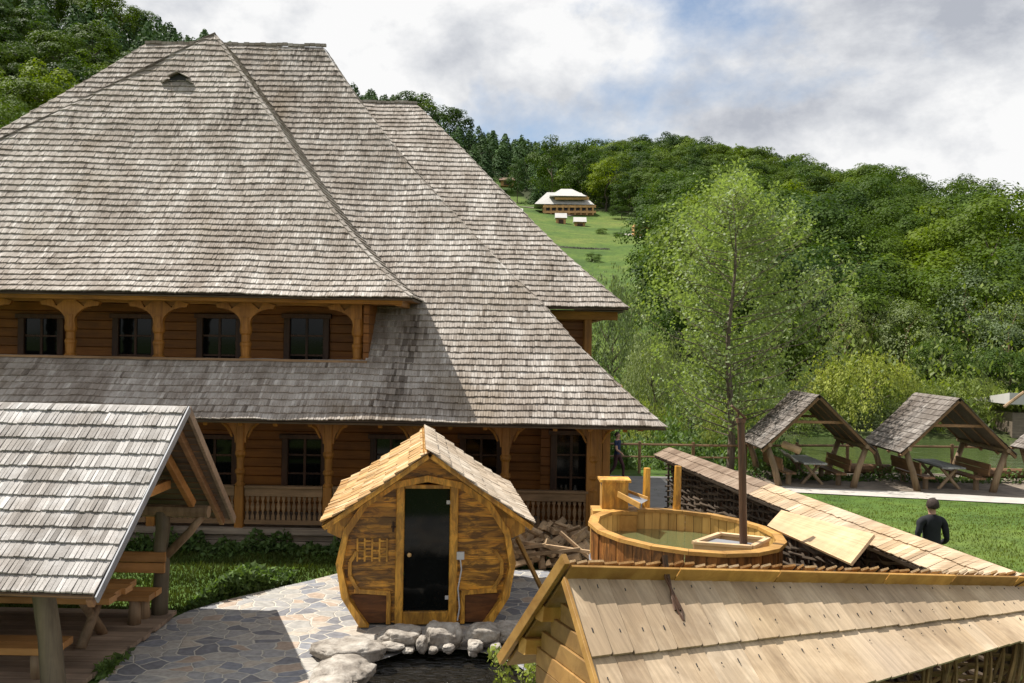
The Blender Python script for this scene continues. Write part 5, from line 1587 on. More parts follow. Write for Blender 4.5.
def trunk_mesh(seed, r=.014, top=.75, limbs=7, mat='bark', sides=7, ls=.3):
    r_ = random.Random(seed); b = MB()
    pts = [Vector((r_.uniform(-.008, .008) * k, r_.uniform(-.008, .008) * k, top * k / 7)) for k in range(8)]
    b.tube(pts, [r * (1.35 if k == 0 else 1.05 - .12 * k) for k in range(8)], sides)
    for k in range(limbs):
        q = r_.uniform(.3, .85); i = int(q * 7); p = pts[i].lerp(pts[min(7, i + 1)], q * 7 - i)
        a = r_.uniform(0, 6.28); L_ = ls * r_.uniform(.5, 1.0) * (1.2 - q * .6)
        e = p + Vector((math.cos(a) * L_ * .8, math.sin(a) * L_ * .8, L_ * .75))
        b.tube([p, p.lerp(e, .5) + Vector((0, 0, -.01)), e], [r * .45, r * .3, r * .1], 5)
    o = b.build('trunk', mat); me = o.data; bpy.data.objects.remove(o); return me

CR = {}
def crown(kind, mat, cloud, asp=1.15, up=None):
    CR.setdefault(kind, []).append(face_cloud('crown', *cloud[:2], cloud[2], asp, cloud[3], mat, up=up))
for s_ in range(4):
    crown('broad', 'leaf_broad', broad_cloud(100 + s_, nl=38, per=170, leaf=.0225, lobe=(.09, .155), shape=(.31, .31, .44), zc=.53))
for s_ in range(2):
    crown('broad_dark', 'leaf_dark', broad_cloud(110 + s_, nl=38, per=170, leaf=.0225, lobe=(.09, .155), shape=(.29, .29, .45), zc=.53))
for s_ in range(2):
    crown('yellow', 'leaf_yellow', broad_cloud(115 + s_, nl=38, per=170, leaf=.0225, lobe=(.09, .155), shape=(.31, .31, .44), zc=.53))
for s_ in range(3):
    crown('conifer', 'needle', conifer_cloud(120 + s_))
for s_ in range(2):
    crown('broad_fine', 'leaf_broad', broad_cloud(130 + s_, nl=60, per=230, leaf=.0165, lobe=(.08, .15)))
    crown('dark_fine', 'leaf_dark', broad_cloud(135 + s_, nl=60, per=190, leaf=.0185, lobe=(.08, .15)))
    crown('pale_fine', 'leaf_pale', broad_cloud(140 + s_, nl=70, per=150, leaf=.016, lobe=(.07, .14), shape=(.34, .34, .38)))
    crown('fresh_fine', 'leaf_fresh', broad_cloud(145 + s_, nl=130, per=130, leaf=.014, lobe=(.05, .10), shape=(.42, .42, .42)))
    crown('willow', 'leaf_willow', willow_cloud(150 + s_, 330, 34, .011), 2.6, (0, 0, 1))
    crown('willow_pale', 'leaf_pale', willow_cloud(155 + s_, 420, 34, .009, .36, .6), 2.4, (0, 0, 1))
TRK = {'std': [trunk_mesh(s) for s in range(4)], 'con': [trunk_mesh(10, .012, .97, 0)], 'will': [trunk_mesh(12, .022, .7, 9)], 'pale': [trunk_mesh(14, .012, .85, 10, 'log_post')]}

def plant_tree(name, label, kind, x, y, h, w=1.0, group=None, rz=None, sink=.3, cat='tree'):
    z = gz(x, y) - sink
    t = bpy.data.objects.new(name, None); COL.objects.link(t); t.location = (x, y, z)
    t.scale = (h * w, h * w, h); t.rotation_euler = (0, 0, rng.uniform(0, 6.28) if rz is None else rz)
    t.empty_display_size = .1
    tag(t, label, cat, group)
    tk = 'con' if kind == 'conifer' else 'will' if kind.startswith('willow') else 'pale' if kind == 'pale_fine' else 'std'
    a = bpy.data.objects.new('trunk', rng.choice(TRK[tk])); COL.objects.link(a); a.parent = t
    c = bpy.data.objects.new('crown', rng.choice(CR[kind])); COL.objects.link(c); c.parent = t
    return t
def at_px(u, vtop, Y):
    p = P(u, vtop, Y); g_ = gz(p.x, Y); return p.x, p.z - g_
def spot(name, label, kind, u, vtop, Y, wpx, group=None, wk=.76):
    x, h = at_px(u, vtop, Y); h = h + .3
    w = wpx * Y / F / (wk * h)
    return plant_tree(name, label, kind, x, Y, h / .98, w, group)

# trees of the middle distance
mid = [
 ('broadleaf_tree', 'wide domed bright green tree directly behind the slender young tree', 'broad_fine', 716, 196, 92, 122),
 ('broadleaf_tree', 'dark tree filling the gap right of the slender young tree', 'dark_fine', 800, 238, 88, 100),
 ('broadleaf_tree', 'dark round tree between the young tree and the pale birches', 'broad_fine', 775, 300, 72, 80),
 ('willow_tree', 'tall grey green willow beside the right hand upper eave of the house', 'willow_pale', 612, 272, 60, 84),
 ('willow_tree', 'lower grey green willow right of the lower eave tip', 'willow_pale', 655, 330, 54, 70),
 ('birch_tree', 'slim pale birch above the nearest lakeside shelter', 'pale_fine', 822, 262, 84, 50),
 ('birch_tree', 'second pale birch, left of the pair of rounded pale trees', 'pale_fine', 846, 300, 80, 50),
 ('pale_tree', 'left of the two rounded pale olive trees below the wooded hill', 'pale_fine', 872, 291, 84, 62),
 ('pale_tree', 'right of the two rounded pale olive trees below the wooded hill', 'pale_fine', 905, 303, 80, 66),
 ('broadleaf_tree', 'large grey green tree above the second lakeside shelter', 'pale_fine', 968, 270, 84, 95),
 ('broadleaf_tree', 'grey green tree at the right picture edge above the shelters', 'pale_fine', 1012, 300, 78, 80),
 ('broadleaf_tree', 'dark tree low between the pale trees and the right edge', 'dark_fine', 940, 335, 74, 60),
 ('broadleaf_tree', 'dark tree behind the white roofed shed', 'dark_fine', 1010, 345, 70, 70),
 ('willow_tree', 'bright yellow green willow between the first two lakeside shelters', 'willow', 862, 352, 64, 95),
 ('willow_tree', 'yellow green willow rising behind the second lakeside shelter', 'willow', 905, 378, 65, 70),
 ('willow_tree', 'yellow green willow behind the first lakeside shelter', 'willow', 822, 372, 66, 60),
 ('willow_tree', 'small yellow green willow left of the white roofed shed', 'willow', 968, 378, 65, 75),
 ('willow_tree', 'yellow green willow at the right edge over the third shelter', 'willow', 1030, 398, 66, 60),
 ('bush', 'bright bush on the bank right of the lower eave tip', 'fresh_fine', 690, 398, 52, 75),
 ('bush', 'yellow green bush behind the fence near the walking person', 'willow', 652, 402, 50, 60),
 ('bush', 'low bush behind the fence, left of the walking person', 'fresh_fine', 605, 405, 54, 60),
 ('bush', 'bright bush behind the slim trunk of the young tree', 'willow', 735, 402, 50, 60),
 ('bush', 'green bush between the young tree and the first shelter', 'fresh_fine', 775, 398, 52, 60),
 ('bush', 'grey green bush at the house corner under the upper eave', 'pale_fine', 585, 335, 60, 60),
 ('broadleaf_tree', 'tall dark tree standing left behind the far guesthouse', 'broad', 553, 136, 352, 50),
 ('broadleaf_tree', 'tall dark tree standing behind the middle of the far guesthouse', 'broad_dark', 583, 142, 360, 46),
 ('broadleaf_tree', 'bright rounded tree right of the far guesthouse', 'yellow', 607, 157, 342, 44),
 ('broadleaf_tree', 'dark rounded tree right of the bright one by the guesthouse', 'broad_dark', 629, 180, 330, 40),
 ('broadleaf_tree', 'green rounded tree above the unfinished orange house', 'broad', 650, 168, 325, 44),
 ('broadleaf_tree', 'lone small round tree at the top left of the meadow', 'broad_dark', 518, 160, 410, 24),
 ('broadleaf_tree', 'bright yellow green tree left of the house roof on the near hill', 'yellow', 42, 62, 190, 78),
 ('broadleaf_tree', 'yellow green tree right of the brightest one on the left hill', 'yellow', 92, 84, 200, 56),
 ('broadleaf_tree', 'yellow green tree at the left picture edge above the roof hip', 'yellow', 8, 95, 175, 60),
 ('broadleaf_tree', 'small round tree at the foot of the far meadow right of the little sheds', 'broad', 603, 228, 268, 15),
 ('broadleaf_tree', 'dark little tree beside the track of the far meadow', 'broad_dark', 618, 232, 262, 14),
 ('broadleaf_tree', 'tree hiding the right side of the unfinished orange house', 'broad', 662, 222, 262, 30),
 ('broadleaf_tree', 'dark tree touching the right end of the far guesthouse', 'broad_dark', 622, 205, 320, 26),
 ('conifer_tree', 'dark conifer at the top left end of the meadow', 'conifer', 486, 150, 430, 30),
 ('broadleaf_tree', 'round bush on the lower meadow by the stone row', 'broad', 592, 252, 215, 18),
 ('bush', 'yellow green willow at the water edge behind the first shelter gable', 'willow', 800, 395, 63, 70),
 ('bush', 'yellow green willow low behind the second shelter gable', 'willow', 938, 398, 63, 70),
 ('bush', 'grey green willow low at the bank between first and second shelters', 'willow_pale', 880, 400, 63, 60),
 ('bush', 'fresh green bank bush far right behind the third shelter', 'fresh_fine', 1005, 402, 63, 60),
]
for (nm, lab, kind, u, vt, Y, w) in mid:
    spot(nm, lab, kind, u, vt, Y, w)
# reeds and undergrowth on the far bank: nobody could count it
g = np.random.default_rng(5)
n = 42000
xx = g.uniform(-2, 75, n); yy = 61 + g.random(n) * 14 + 0 * xx
hh = np.abs(g.normal(size=n)) * 2.6 * (0.6 + .5 * np.sin(xx * .9) + .3 * np.sin(xx * 2.3 + 1))
me = face_cloud('undergrowth', np.stack([xx, yy, ground(xx, yy) + hh], 1), g.normal(size=(n, 3)) + np.array([0, -.6, .7]), g.uniform(.12, .3, n), 1.6, .5 + g.normal(size=n) * .2, 'leaf_fresh', up=(0, 0, 1))
tag(link('undergrowth', me), 'leafy undergrowth on the far lake bank', kind='stuff')
n = 15000
xx = g.uniform(2.6, 12, n); yy = 39.4 + g.random(n) * 9
hh = np.abs(g.normal(size=n)) * .75 * (0.6 + .5 * np.sin(xx * 1.9) + .3 * np.sin(xx * 4.3 + 1))
me = face_cloud('bank_plants', np.stack([xx, yy, -.7 + hh], 1), g.normal(size=(n, 3)) + np.array([0, -.6, .7]), g.uniform(.07, .18, n), 1.8, .5 + g.normal(size=n) * .2, 'weeds', up=(0, 0, 1))
tag(link('bank_plants', me), 'leafy plants behind the rail fence', kind='stuff')

# the young tree
def young_tree():
    Y = 38.8; base = P(729, 458, Y); x0 = base.x; zb = -.9; top = P(731, 186, Y).z; H = top - zb
    t = thing('young_tree', 'slender young tree with an airy light green crown standing before the wooded hill', 'tree', (x0, Y, zb))
    r_ = random.Random(77); g = np.random.default_rng(78)
    b = MB(); pts = [Vector((x0 + .12 * math.sin(k * .7), Y + .1 * math.sin(k * .5), zb + H * .97 * k / 14)) for k in range(15)]
    b.tube(pts, [.17 - .0115 * k for k in range(15)], 9)
    b.build('trunk', 'bark', t, smooth=True)
    b = MB(); tips = []
    env = lambda q: float(np.interp(q, [.12, .2, .34, .5, .66, .8, .92, 1], [1.6, 3.0, 3.7, 4.1, 3.7, 2.8, 1.7, .7]))
    nb = 84
    for k in range(nb):
        q = .14 + .82 * (k + r_.random()) / nb; i = min(13, int(q / .97 * 14)); p = pts[i].lerp(pts[i + 1], min(1, q / .97 * 14 - i))
        a = k * 2.4 + r_.uniform(-.4, .4); L_ = env(min(1, q + .08)) * r_.choice((.45, .75, .95, 1.05, 1.2)) * (1 + .12 * math.cos(a))
        rise = .55 * L_ * r_.uniform(.4, 1.3)
        mid_ = p + Vector((math.cos(a) * L_ * .55, math.sin(a) * L_ * .55, rise * .35)); e = p + Vector((math.cos(a) * L_, math.sin(a) * L_, rise))
        b.tube([p, mid_, e], [.034 * (1.15 - q), .016, .005], 5)
        for j in range(9):
            f = .3 + .7 * j / 8; c = p.lerp(mid_, f * 2) if f < .5 else mid_.lerp(e, f * 2 - 1)
            for s__ in range(2):
                if r_.random() < .22: continue
                o = Vector((r_.gauss(0, 1), r_.gauss(0, 1), r_.gauss(0, .9) + .25)) * .36 * (.6 + .4 * L_ / 3)
                b.tube([c, c + o], [.005, .002], 3, cap=False); tips.append((c, c + o))
    b.build('limbs', 'bark', t)
    C = []; 
    for (c, e) in tips:
        m = int(g.choice((6, 18, 40)))
        f = g.random(m)[:, None]; cc = np.array(c) * (1 - f) + np.array(e) * (f * 1.25) + g.normal(size=(m, 3)) * .17
        C.append(cc)
    C = np.concatenate(C); n = len(C)
    out_ = (C - np.array([x0, Y, zb + H * .5])) * np.array([1, 1, .5]); out_ /= np.linalg.norm(out_, axis=1, keepdims=True)
    me = face_cloud('leaves', C, g.normal(size=(n, 3)) * .6 + out_ * .7 + np.array([0, 0, .45]), g.uniform(.085, .15, n), 1.4, .55 + g.normal(size=n) * .2, 'leaf_young')
    link('leaves', me, t)
young_tree()

# the wooded hills
def to_px(x, y, z):
    a = F * x / y; b_ = -F * (z - CAMZ) / y
    return 512 + a * math.cos(ROLL) - b_ * math.sin(ROLL), 341.5 + a * math.sin(ROLL) + b_ * math.cos(ROLL)
roof_line = lambda u: float(np.interp(u, [-80, 0, 140, 205, 318, 345, 410, 627, 667, 668], [160, 118, 43, 36, 48, 90, 107, 305, 428, 900]))
cand = []
r_ = random.Random(31)
y = 78.0
while y < 720:
    sp = 8.2 + y * .005; x = -.62 * y
    while x < .60 * y:
        xx, yy = x + r_.uniform(-.42, .42) * sp, y + r_.uniform(-.42, .42) * sp
        if not inpoly(xx, yy, MEADOW) and not (yy < 84 and xx > -20): cand.append((xx, yy))
        x += sp
    y += sp * .9
zs = ground(np.array([c[0] for c in cand]), np.array([c[1] for c in cand]))
buf = np.full(1240, 1e9)
vis = []
nzf = lambda x, y: mnoise.noise(Vector((x * .012, y * .012, 3.3)))
for (x, y), z in sorted(zip(cand, zs), key=lambda q: q[0][1]):
    left = x / y < .03 and y > 110
    con = (nzf(x, y) + (.10 if (y > 260 and x < .05 * y) else -.5) + (.12 if y > 420 else 0)) > 0
    h = (12.5 if con else 17.0) * r_.uniform(.72, 1.2)
    if y < 110: h *= .8
    u, v = to_px(x, y, z + h); wpx = (.38 if con else .78) * h * F / y
    if u < -90 or u > 1110: continue
    a0, a1 = int(max(0, u - wpx / 2 + 100)), int(min(1239, u + wpx / 2 + 100))
    if a1 <= a0: continue
    seg = buf[a0:a1 + 1]
    if v > seg.max() + 4.0: continue
    if v > roof_line(u) + 3 and v > max(roof_line(u - wpx / 2), roof_line(u + wpx / 2)): continue
    q0 = a0 + int(.15 * (a1 - a0)); q1 = a1 - int(.15 * (a1 - a0))
    buf[q0:q1 + 1] = np.minimum(buf[q0:q1 + 1], v + 2.5)
    vis.append((x, y, z, h, con, u, v, wpx * h * F / y))
print('skyline', [(k - 100, int(buf[k])) for k in range(100, 1130, 60)])
vis.sort(key=lambda q: -q[7])
print('forest trees in view', len(vis))
NI = 235
def lab_for(con, u, y, kind):
    side = 'left hill above the house roof' if u < 420 else 'middle ridge above the meadow' if u < 660 else 'right wooded hill'
    dist = 'near the foot' if y < 150 else 'halfway up' if y < 260 else 'near the top'
    what = 'dark pointed conifer' if con else 'dark broadleaf tree' if kind == 'broad_dark' else 'yellow green broadleaf tree' if kind == 'yellow' else 'green broadleaf tree'
    return '%s %s of the %s' % (what, dist, side), '%ss %s of the %s' % (what, dist, side)
rest = []
for i, (x, y, z, h, con, u, v, ar) in enumerate(vis):
    q = r_.random()
    kind = 'conifer' if con else ('yellow' if (q < (.34 if x < -.2 * y else .16) and nzf(x + 300, y) > -.15) else 'broad_dark' if q < .42 else 'broad')
    if i < NI:
        if y < 190 and not con: kind = {'broad': 'broad_fine', 'broad_dark': 'dark_fine'}.get(kind, kind)
        lab, grp = lab_for(con, u, y, kind)
        plant_tree('conifer_tree' if con else 'broadleaf_tree', lab, kind, x, y, h, r_.uniform(.95, 1.3) if not con else r_.uniform(1.05, 1.35), grp, sink=h * .18)
    else: rest.append((x, y, z, h, kind))
# the remaining trees of the far wood as one mass
tmpl = {}
gg = np.random.default_rng(9)
for kind in ('conifer', 'broad', 'broad_dark', 'yellow'):
    if kind == 'conifer': tmpl[kind] = [conifer_cloud(200 + k, 520, .07) for k in range(3)]
    else: tmpl[kind] = [broad_cloud(210 + k, nl=26, per=75, leaf=.036, lobe=(.10, .17), shape=(.31, .31, .44), zc=.53) for k in range(4)]
for mat, kinds in (('leaf_broad', ('broad', 'yellow')), ('leaf_dark', ('broad_dark',)), ('needle', ('conifer',))):
    Cs, Ns, Ss, Ts = [], [], [], []
    for (x, y, z, h, kind) in rest:
        if kind not in kinds: continue
        C, Nn, S, T = tmpl[kind][r_.randrange(len(tmpl[kind]))]
        a = r_.uniform(0, 6.28); ca, sa_ = math.cos(a), math.sin(a)
        Rm = np.array([[ca, -sa_, 0], [sa_, ca, 0], [0, 0, 1]]); w = r_.uniform(1.0, 1.25) * (1.3 if kind == 'conifer' else 1)
        Cs.append((C @ Rm.T) * np.array([h * w, h * w, h]) + np.array([x, y, z - h * .16])); Ns.append(Nn @ Rm.T); Ss.append(S * h); Ts.append(T + r_.uniform(-.22, .22) + (.25 if kind == 'yellow' else 0))
    if Cs:
        me = face_cloud('far_forest', np.concatenate(Cs), np.concatenate(Ns), np.concatenate(Ss), 1.15, np.concatenate(Ts), mat)
        tag(link('far_forest', me), {'leaf_broad': 'green broadleaf wood covering the far hills', 'leaf_dark': 'darker broadleaf wood on the far hills', 'needle': 'conifer wood on the far hills'}[mat], kind='stuff')

# grass
def grass(name, n, sampler, hr, seed, wd=.014, mat='grass', label=''):
    g = np.random.default_rng(seed); xy = sampler(g, n); n = len(xy)
    z = ground(xy[:, 0], xy[:, 1])
    clump = .7 + .6 * np.sin(xy[:, 0] * 3.1 + 1.7 * np.sin(xy[:, 1] * 2.3)) * np.sin(xy[:, 1] * 2.7) * .5
    h = g.uniform(hr[0], hr[1], n) * clump; a = g.random(n) * 2 * np.pi; lean = g.normal(size=(n, 2)) * .35 * h[:, None]
    w = wd * g.uniform(.6, 1.4, n)
    b0 = np.stack([xy[:, 0] - np.cos(a) * w, xy[:, 1] - np.sin(a) * w, z - .01], 1); b1 = np.stack([xy[:, 0] + np.cos(a) * w, xy[:, 1] + np.sin(a) * w, z - .01], 1)
    tp = np.stack([xy[:, 0] + lean[:, 0], xy[:, 1] + lean[:, 1], z + h], 1)
    V = np.stack([b0, b1, tp], 1).reshape(-1, 3)
    me = bpy.data.meshes.new(name); me.vertices.add(3 * n); me.vertices.foreach_set('co', V.astype(np.float32).ravel())
    me.loops.add(3 * n); me.loops.foreach_set('vertex_index', np.arange(3 * n, dtype=np.int32))
    me.polygons.add(n); me.polygons.foreach_set('loop_start', np.arange(0, 3 * n, 3, dtype=np.int32)); me.polygons.foreach_set('loop_total', np.full(n, 3, dtype=np.int32))
    at = me.attributes.new('tone', 'FLOAT', 'FACE'); at.data.foreach_set('value', np.clip(.5 + g.normal(size=n) * .2, 0, 1).astype(np.float32))
    me.materials.append(M[mat]); me.update(calc_edges=True)
    return tag(link(name, me), label, kind='stuff')
def near_bias(g, n, y0, y1): 
    return 1 / (1 / y1 + g.random(n) * (1 / y0 - 1 / y1))
def lawn(g, n):
    y = near_bias(g, n, 9, 34.5); x = g.uniform(3.9, .56 * y + .01, n) if False else 3.7 + g.random(n) * (.56 * y - 3.2)
    lim = np.interp(x, [5.6, 9.8, 14, 17, 30], [35.4, 33.7, 32.7, 31.9, 28.8])
    k = (y < lim - .05) & (x > 3.25 + (20 - y) * .08 + .35)
    k &= ~((x < 4.9) & (y > 20)); k &= ~((x < 4.5) & (y > 18.5))
    return np.stack([x[k], y[k]], 1)
grass('lawn_grass', 90000, lawn, (.035, .085), 1, .016, label='short lawn grass beyond the woven fence')
pave_edge = [(p.x, p.y) for p in pv[:9]]
def left_g(g, n):
    x = g.uniform(-13.5, -2.6, n); y = g.uniform(15.2, 21.25, n)
    ex = [p[0] for p in pave_edge]; ey = [p[1] for p in pave_edge]
    k = (y > np.interp(x, ex, ey) + .03) & ((y > 16.0) | (x > -5.2))
    return np.stack([x[k], y[k]], 1)
grass('verge_grass', 42000, left_g, (.05, .14), 2, .016, mat='verge', label='rough grass between the paving and the house porch')
def weeds_s(g, n):
    x = g.uniform(-5.4, -4.0, n); y = np.interp(x, [p[0] for p in pave_edge], [p[1] for p in pave_edge]) + .15 + np.abs(g.normal(size=n)) * .35
    return x, y
g = np.random.default_rng(15); n = 2200; xx, yy = weeds_s(g, n); hh = g.random(n) * .40 * (0.6 + .4 * np.sin(xx * 5))
me = face_cloud('leafy_weeds', np.stack([xx, yy, .02 + hh], 1), g.normal(size=(n, 3)) + np.array([-.2, -.3, .9]), g.uniform(.05, .10, n), 2.5, .5 + g.normal(size=n) * .3, 'weeds')
tag(link('leafy_weeds', me), 'pale leafy weeds beside the paving at the shelter bench', kind='stuff')
n = 5200; xx = g.uniform(-13.5, -2.4, n); yy = 21.1 - np.abs(g.normal(size=n)) * .3; hh = g.random(n) * .45 * (0.55 + .45 * np.sin(xx * 3.3 + np.sin(xx * 7)))
me = face_cloud('porch_plants', np.stack([xx, yy, .02 + hh], 1), g.normal(size=(n, 3)) + np.array([-.2, -.3, .9]), g.uniform(.05, .10, n), 1.6, .5 + g.normal(size=n) * .2, 'weeds')
tag(link('porch_plants', me), 'dark leafy plants along the foot of the house porch', kind='stuff')
n = 2600; xx = g.uniform(9, 22, n); yy = g.uniform(37, 38.6, n); hh = g.random(n) * .5 * np.clip(.3 + np.sin(xx * 1.4), .1, 1)
me = face_cloud('yard_plants', np.stack([xx, yy, -.48 + hh], 1), g.normal(size=(n, 3)) + np.array([-.2, -.3, .9]), g.uniform(.06, .13, n), 1.6, .4 + g.normal(size=n) * .2, 'weeds')
tag(link('yard_plants', me), 'low plants between the lakeside shelters', kind='stuff')
# shrub by the pond
c = P(519, 664, 11.0); sh = thing('pond_shrub', 'small lime green shrub between the pond and the near gable roof', 'shrub', (c.x, 11.0, 0))
g = np.random.default_rng(21); b = MB(); Cs = []
for k in range(26):
    a = g.random() * 6.28; L_ = g.uniform(.25, .42); e = Vector((c.x + math.cos(a) * L_ * .8, 11.0 + math.sin(a) * L_ * .8, c.z + g.uniform(-.05, .16)))
    s0 = Vector((c.x, 11.0, .0)); b.tube([s0, s0.lerp(e, .6) + Vector((0, 0, .12)), e], [.012, .008, .003], 4)
    for m_ in range(26):
        f = g.uniform(.55, 1.02); q = s0.lerp(e, f) + Vector(tuple(g.normal(size=3) * .035)); Cs.append(tuple(q))
b.build('stems', 'bark', sh); Cs = np.array(Cs); n = len(Cs)
link('leaves', face_cloud('leaves', Cs, g.normal(size=(n, 3)) + np.array([0, 0, .8]), g.uniform(.03, .055, n), 1.8, .55 + g.normal(size=n) * .2, 'leaf_willow'), sh)

# ------------------------------------------------------------------ people
def figure(name, label, joints, edges_, radii, paint, mats, loc, rz, scale=1.0, hair=None):
    me = bpy.data.meshes.new(name); keys = list(joints); idx = {k: i for i, k in enumerate(keys)}
    me.from_pydata([joints[k] for k in keys], [(idx[a], idx[c]) for a, c in edges_], [])
    o = bpy.data.objects.new(name, me); COL.objects.link(o)
    md = o.modifiers.new('skin', 'SKIN'); md.use_smooth_shade = True
    for i, k in enumerate(keys):
        r = radii[k]; me.skin_vertices[0].data[i].radius = r if isinstance(r, tuple) else (r, r)
        me.skin_vertices[0].data[i].use_root = (k == 'pelvis')
    s2 = o.modifiers.new('sub', 'SUBSURF'); s2.levels = 2; s2.render_levels = 2
    bpy.context.view_layer.update()
    dg = bpy.context.evaluated_depsgraph_get()
    m2 = bpy.data.meshes.new_from_object(o.evaluated_get(dg)); bpy.data.objects.remove(o); bpy.data.meshes.remove(me)
    m2.materials.clear()
    for m in mats: m2.materials.append(M[m])
    at = m2.attributes.get('tone') or m2.attributes.new('tone', 'FLOAT', 'FACE')
    for v in m2.vertices:
        if v.co.z < 1.46: v.co += v.normal * (.016 * mnoise.noise(Vector((v.co.x * 9, v.co.y * 9, v.co.z * 14))) + .007 * mnoise.noise(v.co * 32))
    for p in m2.polygons:
        p.material_index = paint(p.center); p.use_smooth = True
    root = bpy.data.objects.new(name, m2); COL.objects.link(root)
    root.location = loc; root.rotation_euler = (0, 0, rz); root.scale = (scale,) * 3
    tag(root, label, 'person')
    return root
def sub_sphere(name, mat, parent, c, size, seed=0, cutf=None, rough=.0):
    import bmesh
    bm = bmesh.new(); bmesh.ops.create_icosphere(bm, subdivisions=3, radius=1)
    if cutf:
        bmesh.ops.delete(bm, geom=[v for v in bm.verts if cutf(v.co)], context='VERTS')
    for v in bm.verts:
        k = 1 + rough * mnoise.noise(v.co * 3 + Vector((seed, 0, 0)))
        v.co = Vector((v.co.x * size[0] * k + c[0], v.co.y * size[1] * k + c[1], v.co.z * size[2] * k + c[2]))
    me = bpy.data.meshes.new(name); bm.to_mesh(me); bm.free(); me.materials.append(M[mat])
    me.polygons.foreach_set('use_smooth', [True] * len(me.polygons))
    o = bpy.data.objects.new(name, me); COL.objects.link(o); o.parent = parent; return o
E_ = [('pelvis', 'waist'), ('waist', 'chest'), ('chest', 'collar'), ('collar', 'neck'), ('neck', 'jaw'), ('jaw', 'head'), ('head', 'crown')]
for s__ in 'LR':
    E_ += [('collar', 'sh' + s__), ('sh' + s__, 'el' + s__), ('el' + s__, 'wr' + s__), ('wr' + s__, 'hd' + s__), ('hd' + s__, 'ft1' + s__), ('wr' + s__, 'th' + s__),
           ('pelvis', 'hip' + s__), ('hip' + s__, 'kn' + s__), ('kn' + s__, 'an' + s__), ('an' + s__, 'toe' + s__)]
def body(pose):
    J = {'pelvis': (0, 0, .95), 'waist': (0, .0, 1.10), 'chest': (0, 0, 1.30), 'collar': (0, 0, 1.44), 'neck': (0, .01, 1.51), 'jaw': (0, -.015, 1.58), 'head': (0, -.01, 1.66), 'crown': (0, .0, 1.73)}
    for s__, sg in (('L', 1), ('R', -1)):
        J.update({'sh' + s__: (sg * .185, 0, 1.42), 'el' + s__: (sg * .25, .02, 1.14), 'wr' + s__: (sg * .27, -.04, .90), 'hd' + s__: (sg * .27, -.06, .83), 'ft1' + s__: (sg * .265, -.075, .76), 'th' + s__: (sg * .24, -.095, .84),
                  'hip' + s__: (sg * .10, 0, .90), 'kn' + s__: (sg * .11, -.01, .49), 'an' + s__: (sg * .11, .03, .08), 'toe' + s__: (sg * .13, -.15, .03)})
    J.update(pose)
    Rr = {'pelvis': (.155, .11), 'waist': (.145, .10), 'chest': (.165, .115), 'collar': (.10, .08), 'neck': .055, 'jaw': (.062, .075), 'head': (.078, .095), 'crown': (.062, .075)}
    for s__ in 'LR': Rr.update({'sh' + s__: .072, 'el' + s__: .05, 'wr' + s__: .032, 'hd' + s__: (.042, .022), 'ft1' + s__: (.028, .014), 'th' + s__: .013, 'hip' + s__: .098, 'kn' + s__: .062, 'an' + s__: .043, 'toe' + s__: (.045, .03)})
    return J, Rr
def add_face(p, hx=0.0, hy=0.0):
    for sg in (-1, 1):
        sub_sphere('eye', 'eye', p, (hx + sg * .032, hy - .098, 1.655), (.011, .006, .008))
        sub_sphere('ear', 'skin', p, (hx + sg * .082, hy, 1.645), (.012, .022, .032))
    sub_sphere('nose', 'skin', p, (hx, hy - .108, 1.625), (.014, .022, .024))
    sub_sphere('mouth', 'maroon_cloth', p, (hx, hy - .095, 1.585), (.024, .008, .006))
# man on the lawn, seen from behind
J, Rr = body({'elL': (.255, .03, 1.14), 'elR': (-.25, .035, 1.13), 'wrL': (.24, -.16, 1.02), 'wrR': (-.24, -.16, 1.02), 'hdL': (.20, -.22, 1.02), 'hdR': (-.20, -.22, 1.02), 'ft1L': (.16, -.27, 1.02), 'ft1R': (-.16, -.27, 1.02), 'thL': (.19, -.24, 1.06), 'thR': (-.19, -.24, 1.06)})
def paint_m(c):
    if c.z > 1.525 or (c.y < -.16 and .9 < c.z < 1.15): return 0
    return 1 if c.z > .93 or abs(c.x) > .17 else 2
mp = P(932, 520, 17.2)
man = figure('person', 'dark haired man in a black top seen from behind standing on the lawn', J, E_, Rr, paint_m, ['skin', 'black_cloth', 'black_cloth'], (mp.x, 17.2, gz(mp.x, 17.2)), R(185), 1.08)
add_face(man)
sub_sphere('hair', 'hair', man, (0, .015, 1.675), (.096, .112, .112), 1, lambda v: v.z < -.55 or (v.y < -.45 and v.z < .35), .10)
# walking person by the house corner
J, Rr = body({'hipL': (.09, -.01, .90), 'knL': (.09, -.20, .52), 'anL': (.09, -.22, .09), 'toeL': (.10, -.38, .04), 'hipR': (-.09, .01, .90), 'knR': (-.09, .06, .50), 'anR': (-.09, .32, .14), 'toeR': (-.09, .19, .03),
              'elL': (.25, .12, 1.16), 'wrL': (.26, .06, .93), 'hdL': (.26, .03, .86), 'ft1L': (.26, .0, .80), 'thL': (.24, -.01, .88), 'elR': (-.24, -.06, 1.15), 'wrR': (-.25, -.26, 1.02), 'hdR': (-.25, -.32, .98), 'ft1R': (-.25, -.37, .94), 'thR': (-.22, -.32, 1.02)})
def paint_w(c):
    if c.z > 1.475: return 0
    if abs(c.x) > .20 and c.z < 1.28: return 0
    return 1 if c.z > .95 else 2
wp = P(617, 480, 36.3)
wk_ = figure('person', 'person in a navy top and dark red trousers walking past the house corner', J, E_, Rr, paint_w, ['skin', 'navy_cloth', 'maroon_cloth'], (wp.x, 36.3, gz(wp.x, 36.3) + .03), R(60), .98)
add_face(wk_)
